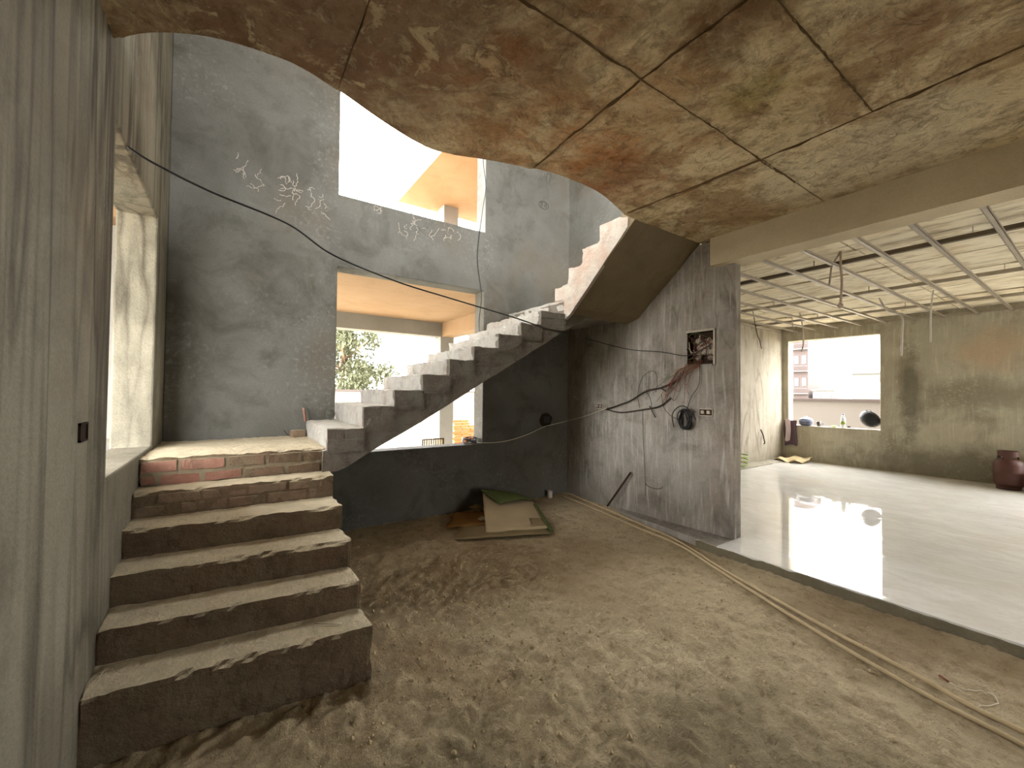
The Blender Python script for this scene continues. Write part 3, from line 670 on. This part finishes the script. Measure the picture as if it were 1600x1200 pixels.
pk = bpy.data.objects['packing']; pk.parent = db; pk.matrix_parent_inverse = Matrix.Translation(-Vector(db.location)); pk.location = (4.105, 2.42, 1.955); pk.scale = (.22, .95, 1.2)
for k in range(26):
    y0, z0 = random.uniform(2.32, 2.57), random.uniform(1.84, 2.12); pts = [(4.1, y0, z0)]
    y1, z1 = random.uniform(2.33, 2.62), random.uniform(1.82, 2.14)
    pts += [(4.05 - random.uniform(0, .03), (y0 + y1) / 2 + random.uniform(-.08, .08), (z0 + z1) / 2 + random.uniform(-.08, .08)), (4.06, y1, z1)]
    MB().tube(spline(pts, 5), .0028, 5).build('wire', M[('redwire', 'black', 'greenwire', 'whitewire', 'redwire')[k % 5]], db, True)
for k in range(22):                      # bunch spilling out below towards the conduits
    y0 = random.uniform(2.42, 2.58); e = random.random(); y2 = 2.62 + .28 * e + random.uniform(-.06, .06); z2 = 1.66 - .25 * random.random()
    pts = [(4.07, y0, 1.86), (4.01, y0 + random.uniform(0, .05), 1.79), (4.0, (y0 + y2) / 2 + random.uniform(-.03, .03), 1.72 + random.uniform(-.05, .04)), (4.025, y2, z2), (4.03, y2 + random.uniform(-.06, .08), z2 - random.uniform(-.04, .09))]
    MB().tube(spline(pts, 5), .0026, 5).build('wire', M[('redwire', 'redwire', 'rust', 'greenwire', 'redwire')[k % 5]], db, True)
def conduit(pts, label, r=.0085):
    o = MB().tube(spline(pts, 6), r, 8).build('conduit', M['blackpipe'], None, True); return tag(o, label, 'conduit', 'bent black conduits below the electrical box')
conduit([(4.04, 3.76, 1.30), (4.03, 3.66, 1.315), (4.03, 3.50, 1.365), (4.03, 3.347, 1.415), (4.03, 3.113, 1.533), (4.03, 2.921, 1.569), (4.03, 2.733, 1.639)], 'upper of two bent black conduits spreading across the right wall')
conduit([(4.04, 3.76, 1.295), (4.03, 3.60, 1.27), (4.03, 3.445, 1.268), (4.03, 3.157, 1.313), (4.03, 2.937, 1.358), (4.03, 2.788, 1.455)], 'lower of two bent black conduits spreading across the right wall')
conduit([(4.02, 3.06, 1.36), (4.02, 2.98, 1.23)], 'short black conduit stub hanging below the lower bent conduit', .007)
conduit([(4.02, 2.92, 1.57), (4.02, 2.84, 1.53)], 'short black conduit branch under the upper bent conduit', .007)
for pts, lab in (([(4.02, 3.2, 1.33), (4.0, 3.21, 1.5), (4.0, 3.14, 1.70), (4.0, 2.98, 1.76), (4.01, 2.95, 1.62), (4.02, 2.98, 1.52)], 'thin black wire looping above the upper bent conduit'),
                 ([(4.02, 3.12, 1.53), (4.01, 3.05, 1.46), (4.02, 3.03, 1.34)], 'thin black wire linking the two bent conduits'),
                 ([(4.02, 2.9, 1.50), (4.0, 2.86, 1.36), (4.0, 2.78, 1.27), (4.02, 2.68, 1.22)], 'thin black wire drooping toward the cable coil'),
                 ([(4.03, 3.165, 1.32), (4.035, 3.16, 1.0), (4.03, 3.13, .6), (4.035, 3.12, .3)], 'thin dark wire hanging straight down the right wall')):
    tag(MB().tube(spline(pts, 6), .003, 5).build('wire', M['blackpipe'], None, True), lab, 'wire')
coil = empty('cable_coil', (4.0, 2.585, 1.1), 'tangled coil of black cable hanging on the right wall', 'cable coil')
for k in range(10):
    c = Vector((3.985 + .012 * random.uniform(-1, 1), 2.585 + random.uniform(-.02, .02), 1.235)); ry, rz = random.uniform(.04, .065), random.uniform(.085, .11)
    MB().tube([c + Vector((.02 * math.sin(2 * a + k), ry * math.cos(a), rz * math.sin(a))) for a in [2 * math.pi * j / 22 for j in range(23)]], .0065, 6).build('loop', M['black'], coil, True)
MB().tube(spline([(3.99, 2.72, 1.14), (3.99, 2.74, 1.28), (3.99, 2.65, 1.37), (3.98, 2.55, 1.35), (3.98, 2.46, 1.24)], 6), .006, 6).build('loose_turn', M['black'], coil, True)
MB().tube(spline([(4.03, 2.445, 1.80), (4.02, 2.45, 1.6), (4.01, 2.53, 1.47), (4.0, 2.575, 1.33)], 6), .004, 6).build('hanging_lead', M['blackpipe'], coil, True)
def switch_box(axis, c, w, h, label, fill=True):
    e = empty('switch_box', c, label, 'switch box'); x, y, z_ = c
    fr = MB(); t = .008
    def bx2(m, u0, u1, z0, z1, d0, d1):
        if axis == 0: m.box(min(x + d0, x + d1), max(x + d0, x + d1), y + u0, y + u1, z_ + z0, z_ + z1)
        else: m.box(x + u0, x + u1, min(y + d0, y + d1), max(y + d0, y + d1), z_ + z0, z_ + z1)
    s_ = -1 if c[0] > 0 or axis == 1 else 1
    for (a, b, c0, d) in ((-w/2, w/2, -h/2, -h/2 + t), (-w/2, w/2, h/2 - t, h/2), (-w/2, -w/2 + t, -h/2, h/2), (w/2 - t, w/2, -h/2, h/2)): bx2(fr, a, b, c0, d, 0, s_ * .008)
    fr.build('frame', M['box_metal'] if fill else M['box_dark'], e)
    bk = MB(); bx2(bk, -w/2 + .004, w/2 - .004, -h/2 + .004, h/2 - .004, 0, s_ * .003); bk.build('back', M['box_dark'], e)  # flat plate coloured dark to stand for the shaded recess
    if fill:
        for u in (-w * .22, w * .2):
            q = MB(); bx2(q, u - w * .12, u + w * .12, -h * .2, h * .25, 0, s_ * .02); q.build('module', M['box_metal'], e, False, .004)
switch_box(0, (XE, 3.88, 1.33), .13, .06, 'pale metal switch box where the bent conduits meet')
switch_box(0, (XE, 2.39, 1.315), .15, .075, 'metal switch box beside the hanging cable coil')
switch_box(0, (XL, 2.235, 1.332), .10, .072, 'dark empty switch box on the streaked left wall', False)
hole = empty('wall_socket', (3.64, 4.5, 1.12), 'dark chiselled socket opening low on the back wall near the corner', 'socket')
hm = MB(); pts = [(3.64 + (.11 + .035 * noise.noise(Vector((math.cos(a), math.sin(a), 2)))) * math.cos(a), 1.12 + (.10 + .04 * noise.noise(Vector((math.cos(a), math.sin(a), 5)))) * math.sin(a)) for a in [2*math.pi*k/20 for k in range(20)]]
hm.prism(pts, 4.494, 4.502, 1).build('cavity_shade', M['box_dark'], hole)  # flat patch with the shade of the hole put into its colour
MB().box(3.60, 3.70, 4.486, 4.5, 1.08, 1.17).build('box', M['black'], hole, False, .004)
# smears of white plaster and a pencilled mark on the back wall
wb = bpy.data.objects['wall_back']
random.seed(9)
def smear(c, w, h, n, name='plaster_smear', m='scrawl', r=.005):
    mb = MB()
    for k in range(int(n * 1.5)):
        x, z_ = c[0] + random.gauss(0, w * .28), c[1] + random.gauss(0, h * .28); a = random.uniform(0, 6.3); pts = []
        for j in range(random.randint(4, 8)):
            pts.append((x, YB - .001, z_)); a += random.uniform(-1.2, 1.5); x += .022 * math.cos(a); z_ += .022 * math.sin(a)
        q = spline(pts, 3); mb.tube(q, [r * random.uniform(.3, 1.1) for _ in q], 5)
    mb.build(name, M[m], wb, True)
smear((.05, 3.49), .20, .22, 7); smear((.42, 3.49), .26, .16, 6); smear((.62, 3.38), .32, .2, 7); smear((1.62, 3.40), .45, .14, 6); smear((2.12, 3.37), .3, .16, 6); smear((1.3, 3.46), .3, .06, 2); smear((1.62, 3.24), .1, .06, 2); smear((.36, 3.34), .16, .12, 2)
mb = MB().tube([(3.57 + .085 * math.cos(a), YB - .001, 4.13 + .055 * math.sin(a)) for a in [k * .33 for k in range(22)]], .004, 5)
for u in (-.05, -.03, .02, .045): mb.tube([(3.57 + u, YB - .001, 4.16), (3.572 + u, YB - .001, 4.10)], .004, 5)
mb.tube([(3.51, YB - .001, 4.165), (3.56, YB - .001, 4.16)], .004, 5); mb.tube([(3.59, YB - .001, 4.13), (3.615, YB - .001, 4.13)], .004, 5)
mb.build('scribble', M['blackpipe'], wb, True)
# coil of grey wire on the window sill
cw = MB()
for k in range(6):
    cw.tube([(2.50 + (.09 + .01 * random.random()) * math.cos(a), 4.62 + .07 * math.sin(a), .862 + .012 * k + .006 * math.sin(3 * a + k)) for a in [2*math.pi*j/20 for j in range(21)]], .006, 6)
tag(cw.build('wire_coil', M['steel'], None, True), 'small coil of grey wire lying on the lower window sill', 'wire coil')

# ------------------------------------------------------------------ the tiled hall
fr = empty('suspended_ceiling_frame', (7.0, 1.5, 2.9), 'bare metal grid of suspended ceiling channels under the hall slab', 'ceiling frame')
for y in (-1.7, -1.0, -.3, .15, .53, .915, 1.275, 1.675, 2.04, 2.42, 2.80, 3.18, 3.56, 3.9):
    MB().box(4.25, XD - .03, y - .018, y + .018, 2.872, 2.876).box(4.25, XD - .03, y - .018, y - .015, 2.872, 2.9).box(4.25, XD - .03, y + .015, y + .018, 2.872, 2.9).build('channel', M['channel'], fr)
for x, m_ in ((5.38, 'channel_dark'), (7.2, 'channel'), (8.92, 'channel')):
    MB().box(x - .024, x + .024, YS + .05, YC - .02, 2.905, 2.945).build('carrier', M[m_], fr)
MB().box(XD - .03, XD - .002, YS + .05, YC - .01, 2.895, 2.93).build('edge_channel', M['channel'], fr)
MB().box(4.2, XD - .03, YC - .03, YC - .002, 2.895, 2.93).build('edge_channel', M['channel'], fr)
for x in (5.38, 7.2, 8.92):
    for y in (.7, 1.9, 3.1): MB().box(x - .01, x + .01, y - .002, y + .002, 2.94, 3.03).build('hanger', M['channel'], fr)
def hang(pts, m, label, r=.012, cat='conduit'):
    tag(MB().tube(spline(pts, 5), r, 8).build('hanging_conduit', M[m], None, True), label, cat, 'conduits hanging from the hall ceiling')
hang([(5.2, 1.60, 3.03), (5.2, 1.60, 2.85), (5.2, 1.592, 2.68), (5.2, 1.60, 2.50), (5.2, 1.605, 2.46), (5.19, 1.62, 2.435), (5.2, 1.605, 2.415), (5.2, 1.59, 2.435), (5.2, 1.602, 2.455)], 'cond_br', 'brown hanging conduit with a hooked end nearest the beam', .011)
hang([(5.23, 1.60, 3.03), (5.22, 1.635, 2.95), (5.2, 1.675, 2.87), (5.2, 1.69, 2.75), (5.2, 1.70, 2.665)], 'channel', 'short pale conduit hanging beside the hooked brown one', .009)
hang([(8.2, 2.05, 3.03), (8.2, 1.95, 2.8), (8.2, 1.79, 2.7), (8.2, 1.785, 2.4), (8.2, 1.795, 2.1)], 'pvc_white', 'long white conduit dangling right of the hall window', .012)
hang([(8.2, 1.45, 3.03), (8.2, 1.48, 2.7), (8.2, 1.485, 2.27)], 'pvc_white', 'short white conduit dangling over the olive end wall', .010)
hang([(8.6, 3.27, 3.03), (8.6, 3.22, 2.75), (8.6, 3.21, 2.45), (8.6, 3.24, 2.3)], 'pvc_white', 'white conduit dangling in front of the hall window', .012)
hang([(8.6, 3.40, 3.03), (8.6, 3.37, 2.7), (8.6, 3.375, 2.55)], 'channel', 'thin grey conduit dangling at the left of the hall window', .007)
hang([(7.6, 3.62, 3.03), (7.6, 3.55, 2.6), (7.6, 3.50, 2.45), (7.6, 3.47, 2.3)], 'blackpipe', 'dark wire dangling before the bright hall side wall', .006)
# gas cylinder
def gas(loc, m, label, n=28):
    e = empty('gas_cylinder', loc, label, 'gas cylinder'); c = loc
    MB().lathe([(.0, .03), (.10, .035), (.145, .06), (.16, .10), (.16, .24), (.163, .25), (.163, .262), (.16, .272), (.16, .37), (.148, .42), (.11, .455), (.05, .475), (0, .478)], c, n).build('body', m, e, True)
    MB().lathe([(.125, .0), (.13, .0), (.13, .06), (.118, .06)], c, n).build('foot_ring', m, e, True)
    MB().lathe([(.022, .47), (.022, .51), (.014, .515), (.014, .54), (.0, .545)], c, 12).build('valve', M['brass'], e, True)
    co = MB()
    for k in range(n):
        a0, a1 = 2*math.pi*k/n, 2*math.pi*(k+1)/n
        zb = .50 if (k // 4) % 2 == 0 else .45
        for (ra, rb) in ((.105, .111),):
            q = [(c[0] + r_*math.cos(a), c[1] + r_*math.sin(a), c[2] + z_) for a in (a0, a1) for r_ in (ra, rb) for z_ in (zb, .58)]
            co.add(q, [(0,1,5,4), (2,6,7,3), (1,3,7,5), (0,4,6,2), (0,2,3,1), (4,5,7,6)])
    co.build('collar', m, e); return e
gas((9.86, .95, .1), M['gas'], 'brown-red gas cylinder standing by the olive end wall')
e = empty('stove', (9.86, .45, .1), 'dark squat object beside the gas cylinder at the frame edge', 'stove')
MB().box(9.7, 10.05, .34, .70, .14, .42).build('body', M['black'], e, False, .01)
for u in (9.73, 10.02):
    for v in (.37, .67): MB().tube([(u, v, .1), (u, v, .15)], .012, 8).build('leg', M['black'], e)
MB().lathe([(.0, 0), (.02, 0), (.018, .03), (0, .035)], (9.72, .68, .42), 10).build('knob', M['box_metal'], e)
# window-sill clutter
SZ = .85
p = empty('cooking_pot', (10.3, 3.80, SZ), 'blue-grey metal pot at the left end of the hall window sill', 'pot')
MB().lathe([(.0, .005), (.10, .005), (.13, .04), (.135, .10), (.145, .105), (.135, .11), (.12, .05), (0, .02)], (10.3, 3.80, SZ), 24).build('bowl', M['blue'], p, True)
MB().lathe([(.135, .112), (.10, .15), (.04, .175), (.02, .18), (.02, .20), (0, .205)], (10.3, 3.80, SZ), 24).build('lid', M['blue'], p, True)
p = empty('cup', (10.28, 3.56, SZ), 'small steel cup on the hall window sill', 'cup')
MB().lathe([(0, 0), (.03, 0), (.042, .10), (.036, .10), (.026, .01), (0, .01)], (10.28, 3.56, SZ), 16).build('body', M['steel'], p, True)
MB().tube(spline([(10.28, 3.52, SZ + .085), (10.28, 3.485, SZ + .08), (10.28, 3.485, SZ + .04), (10.28, 3.525, SZ + .03)], 5), .005, 6).build('handle', M['steel'], p, True)
rag('scrap', (10.27, 3.29, SZ + .015), .05, M['green'], 'small flat greenish scrap on the hall window sill', 'scrap', 5., .5)
p = empty('bottle', (10.28, 3.14, SZ), 'clear plastic bottle standing on the hall window sill', 'bottle')
MB().lathe([(0, 0), (.04, .0), (.043, .02), (.043, .16), (.036, .20), (.016, .24), (.015, .27), (0, .27)], (10.28, 3.14, SZ), 18).build('body', M['bottle'], p, True)
MB().lathe([(.018, .262), (.018, .285), (0, .287)], (10.28, 3.14, SZ), 14).build('cap', M['blue'], p, True)
MB().lathe([(.0445, .07), (.0445, .13)], (10.28, 3.14, SZ), 18).build('wrapper', M['green'], p, True)
rag('stone', (10.27, 3.04, SZ + .018), .025, M['rust'], 'small dark lump beside the bottle on the sill', 'stone', 2., .9)
p = empty('wok', (10.22, 2.75, .83), 'round black pan tilted against the right jamb of the hall window', 'pan')
wk = MB().lathe([(0, 0), (.06, .006), (.12, .035), (.165, .085), (.18, .13), (.186, .13), (.172, .085), (.125, .028), (.06, -.004), (0, -.01)], (0, 0, 0), 28)
R_ = Matrix.Rotation(math.radians(62), 3, 'Y') @ Matrix.Rotation(.3, 3, 'X')
wk.v = [tuple(R_ @ Vector(v) * .95 + Vector((10.19, 2.75, 1.0))) for v in wk.v]; wk.build('bowl', M['black'], p, True)
rim = MB().tube([tuple(R_ @ Vector((.183 * math.cos(a), .183 * math.sin(a), .131)) * .95 + Vector((10.19, 2.75, 1.0))) for a in [2*math.pi*k/28 for k in range(29)]], .007, 6); rim.build('rim', M['steel'], p, True)
for s_ in (0, math.pi):
    h_ = MB().tube([tuple(R_ @ Vector((.183 * math.cos(s_) + .04 * math.cos(a) * math.cos(s_), .05 * math.sin(a), .131)) * .95 + Vector((10.19, 2.75, 1.0))) for a in [-math.pi/2 + math.pi*k/8 for k in range(9)]], .006, 6); h_.build('handle', M['steel'], p, True)
# cloth hanging at the corner by the window
def drape(x, y0, y1, z0, z1, m, name, label, seed):
    n = 12; mb = MB()
    for j in range(n + 1):
        for i in range(n + 1):
            u, v = i / n, j / n; y = y0 + (y1 - y0) * u; z_ = z1 + (z0 - z1) * v
            mb.v.append((x - .015 - .02 * (.5 + .5 * math.sin(u * 11 + seed + v)) * v, y + .01 * math.sin(v * 5 + seed), z_ + .02 * math.sin(u * 4 + seed) * v))
    mb.f = [(j*(n+1)+i, j*(n+1)+i+1, (j+1)*(n+1)+i+1, (j+1)*(n+1)+i) for j in range(n) for i in range(n)]
    o = mb.build(name, m, None, True); s2 = o.modifiers.new('thick', 'SOLIDIFY'); s2.thickness = .008; return tag(o, label, 'cloth')
drape(10.2, 3.93, 4.18, .40, .95, M['cloth_p'], 'cloth', 'dark mauve cloth hanging in the corner by the hall window', 0.)
drape(10.165, 4.04, 4.14, .50, .97, M['cloth_w'], 'cloth', 'pale cloth strip hanging over the dark mauve one', 2.)
rag('bag', (10.27, 4.045, .90), .05, M['green'], 'small pale green plastic bag on the sill above the hanging cloths', 'bag', 6., .8)
tag(sheet('sack', [(9.55, 4.12, .16), (9.62, 3.62, .14), (10.02, 3.60, .20), (9.98, 4.15, .15)], .012, M['sack'], 14, .06, None, 4., True, .03), 'crumpled jute sack on the floor below the hall window', 'sack')
tag(MB().rough_box(7.0, 9.9, 3.95, 4.21, .095, .125, .12, .02, 3., .02).build('rubble_strip', M['ground'], None), 'strip of sandy rubble along the foot of the bright hall wall', 'rubble', None, 'stuff')
gh = MB()
gh.tube(spline([(7.95 + .14 * math.cos(a), 3.99 + .10 * math.sin(a), .14 + .012 * a) for a in [k * .5 for k in range(40)]] + [(7.95, 4.12, .5), (7.9, 4.17, .8)], 2), .012, 6)
tag(gh.build('hose', M['green'], None, True), 'green hose coiled at the foot of the bright hall side wall', 'hose')
tag(MB().tube(spline([(9.15, 4.2, .78), (9.18, 4.17, .68), (9.24, 4.18, .60), (9.26, 4.17, .50), (9.25, 4.19, .47)], 4), .012, 6).build('hanging_wire', M['blackpipe'], None, True), 'short dark frayed wire hanging low on the bright hall side wall', 'wire')
MB().lathe([(0, 0), (.05, .0), (.04, .01), (0, .012)], (0, 0, 0), 12)

# ------------------------------------------------------------------ outside
struct(MB().box(-60, 60, -60, 90, -.4, -.06).build('ground', M['ground']), 'pale dusty ground round the house')
pch = empty('porch', (1.8, 6.5, 0), 'back porch with bounce-tinted soffit, grey beam and square columns', 'porch')
MB().box(-.9, 3.95, YB + .235, 8.3, 2.95, 3.2).build('roof_slab', M['orange_slab'], pch)
MB().box(-.9, 3.95, 8.0, 8.3, 2.66, 2.95).build('beam', M['ext'], pch)
MB().box(3.65, 3.95, YB + .235, 8.0, 2.66, 2.949).build('beam', M['orange_slab'], pch)
MB().box(3.62, 3.93, 8.0, 8.3, -.06, 2.66).build('column', M['ext'], pch)
MB().box(-.9, -.6, 8.0, 8.3, -.06, 2.66).build('column', M['ext'], pch)
MB().box(-.9, 4.2, YB + .235, 8.5, -.1, .25).build('plinth', M['ground'], pch)
wt = empty('side_terrace', (-2.3, 3.2, 0), 'bright raised terrace with bounce-tinted soffit outside the left doorway', 'terrace')
MB().box(-4.2, XL - .235, .4, 5.2, -.05, 1.06).build('deck', M['ext'], wt)
MB().box(-3.6, XL - .235, 1.6, 5.2, 3.08, 3.25).build('roof_slab', M['orange_slab'], wt)
MB().box(-3.6, XL - .235, 5.0, 5.2, 1.06, 3.08).build('wall', M['ext'], wt)
cn = empty('upper_canopy', (5, 7.5, 3.2), 'flat roof canopy with bounce-tinted soffit on a square column seen through the upper window', 'canopy')
MB().box(3.11, 8.0, YB + .3, 9.34, 5.9, 5.93).build('soffit', M['orange_slab'], cn)
MB().box(3.11, 8.0, YB + .3, 9.34, 5.931, 6.5).build('fascia', M['white_bldg'], cn)
MB().box(4.05, 4.42, 8.85, 9.2, 3.2, 5.9).build('column', M['ext'], cn)
MB().box(5.2, 5.25, YB + .3, 9.0, 3.2, 5.9).build('wall', M['orange_slab'], cn)
MB().box(3.96, 8.0, YB + .3, 9.4, 2.95, 3.2).build('terrace_slab', M['ext'], cn)
MB().box(5.3, 5.7, 8.85, 9.2, -.06, 2.95).build('lower_column', M['ext'], cn)
def bnd(name, x0, x1, y0, y1, h, label):
    e = empty(name, ((x0+x1)/2, (y0+y1)/2, 0), label, 'wall')
    MB().box(x0, x1, y0, y1, -.06, h).build('wall', M['boundary'], e)
    MB().box(x0 - .05, x1 + .05, y0 - .05, y1 + .05, h, h + .06).build('coping', M['pink_render'], e)
bnd('boundary_wall', -14, 24, 19.5, 19.7, 1.5, 'long pale boundary wall beyond the back porch')
bnd('parapet', 13, 13.2, -10, 16, 1.36, 'pale parapet wall beyond the hall window')
ch = empty('garden_chair', (2.80, 6.5, .25), 'slatted chair standing on the back porch, only its back in view', 'chair')
for u in (2.61, 2.98):
    MB().tube([(u, 6.42, .25), (u, 6.42, .72)], .014, 8).build('leg', M['rust'], ch); MB().tube([(u, 6.80, .25), (u, 6.80, .50)], .014, 8).build('leg', M['rust'], ch)
MB().box(2.60, 2.99, 6.42, 6.82, .485, .51).build('seat', M['rag'], ch)
for z_ in (.56, .71): MB().tube([(2.60, 6.42, z_), (2.99, 6.42, z_)], .011, 8).build('rail', M['rust'], ch)
for k in range(9): MB().box(2.63 + .04 * k, 2.655 + .04 * k, 6.412, 6.428, .56, .71).build('slat', M['rag'], ch)
bp = empty('brick_pile', (5.2, 9.9, -.06), 'stack of orange bricks standing in the yard beyond the porch', 'brick pile')
bme = MB().box(-.11, .11, -.05, .05, 0, .065); proto = None
random.seed(3)
for r_ in range(11):
    for c_ in range(3):
        if r_ > 8 and c_ == 2: continue
        x, y, z_ = 4.93 + .235 * c_ + (.05 if r_ % 2 else 0), 9.85 + random.uniform(-.02, .02), -.06 + .075 * r_
        if proto is None: proto = bme.build('brick', M['brick_orange'], bp); o = proto
        else: o = proto.copy(); COL.objects.link(o); o.parent = bp; o.matrix_parent_inverse = Matrix.Translation(-Vector(bp.location))
        o.location = (x, y, z_); o.rotation_euler.z = random.uniform(-.08, .08)
def tree(loc, h, r, m, label, nleaf, seed, ls=.09, name='tree'):
    random.seed(seed); e = empty(name, loc, label, 'tree'); x, y, z_ = loc
    tr = MB().tube(spline([(x, y, z_), (x + .1, y, z_ + h * .3), (x - .05, y + .1, z_ + h * .55), (x, y, z_ + h * .8)], 5), [r * .09 * (1 - .035 * k) for k in range(16)], 8)
    for k in range(6):
        a = k * 1.1; tr.tube([(x, y, z_ + h * (.35 + .06 * k)), (x + r * .6 * math.cos(a), y + r * .6 * math.sin(a), z_ + h * (.55 + .06 * k))], [r * .04, r * .015], 6)
    tr.build('trunk', M['bark'], e, True)
    lv = MB(); cl = [(Vector((random.gauss(0, .42) * r, random.gauss(0, .42) * r, random.uniform(.28, .95) * h)), random.uniform(.25, .5) * r) for _ in range(22)]
    for k in range(nleaf):
        c, q = random.choice(cl); d = Vector((random.gauss(0, 1), random.gauss(0, 1), random.gauss(0, 1))).normalized() * q * random.random() ** .45
        p = Vector(loc) + c + d; n1 = Vector((random.gauss(0, 1), random.gauss(0, 1), random.gauss(0, 1))).normalized(); n2 = n1.cross(Vector((.3, .5, .8))).normalized(); s_ = ls * random.uniform(.6, 1.3)
        lv.add([p - n1 * s_, p + n2 * s_ * .45, p + n1 * s_, p - n2 * s_ * .45], [(0, 1, 2, 3)])
    me = bpy.data.meshes.new('crown'); me.from_pydata(lv.v, [], lv.f); me.update(); link_mesh('crown', me, m, e)
tree((4.9, 23, -.06), 4.9, 2.2, M['leaf'], 'leafy yellow-green tree seen through the lower window beyond the boundary wall', 8500, 5, .12)
def building(name, loc, rects, label, mwall, w, d, h, floors, colsn, mwin):
    e = empty(name, loc, label, 'building'); x, y, z_ = loc
    MB().box(x, x + d, y - w/2, y + w/2, z_, z_ + h).build('wall', mwall, e)
    MB().box(x - .15, x + d, y - w/2 - .1, y + w/2 + .1, z_ + h, z_ + h + .15).build('roof', M['white_bldg'], e)
    for f_ in range(floors):
        zz = z_ + h * (f_ + .35) / floors
        for c_ in range(colsn):
            yy = y - w/2 + w * (c_ + .5) / colsn
            wd = MB().box(x - .05, x + .02, yy - w * .3 / colsn, yy + w * .3 / colsn, zz, zz + h * .38 / floors).build('window', mwin, e)
        bl = MB().box(x - .5, x, y - w/2 - .05, y + w/2 + .05, z_ + h * f_ / floors, z_ + h * f_ / floors + .12).build('balcony', M['white_bldg'], e)
        rl = MB().tube([(x - .48, y - w/2, z_ + h * f_ / floors + .7), (x - .48, y + w/2, z_ + h * f_ / floors + .7)], .04, 6).build('railing', mwin, e)
building('apartment_block', (60, 22.75, -4), None, 'narrow tall block with stacked balconies seen through the hall window', M['pink_render'], 1.7, 4, 17, 6, 2, M['glass'])
building('pale_building', (40, 10.2, -4), None, 'pale flat-roofed building at the right of the hall window view', M['white_bldg'], 2.9, 6, 7.2, 3, 3, M['ext'])
building('low_house', (60, 20.3, -4), None, 'low white house far off between the two blocks', M['white_bldg'], 2.2, 5, 6.1, 3, 2, M['glass'])
for x, y, s_ in ((66, 20.4, 3), (68, 18.0, 4)):
    tree((x, y, -4), 6.2, .9, M['leaf_far'], 'hazy small tree left of the pale building, nearer the low house' if s_ == 3 else 'hazy small tree close beside the pale building', 500, s_, .16)
# small marks and litter
P = [(XE - .001, 3.02 + .12 * math.cos(a), .46 + .05 * math.sin(a)) for a in [3.3 + .25 * k for k in range(14)]]
MB().tube(P, .004, 5).build('scratch', M['blackpipe'], bpy.data.objects['wall_right'], True)
tag(MB().tube([(.38, 2.36, .292), (.47, 2.30, .290), (.5, 2.29, .288)], .004, 6).build('twig', M['whitewire'], None, True), 'short pale twig lying on the lowest stair tread', 'twig')
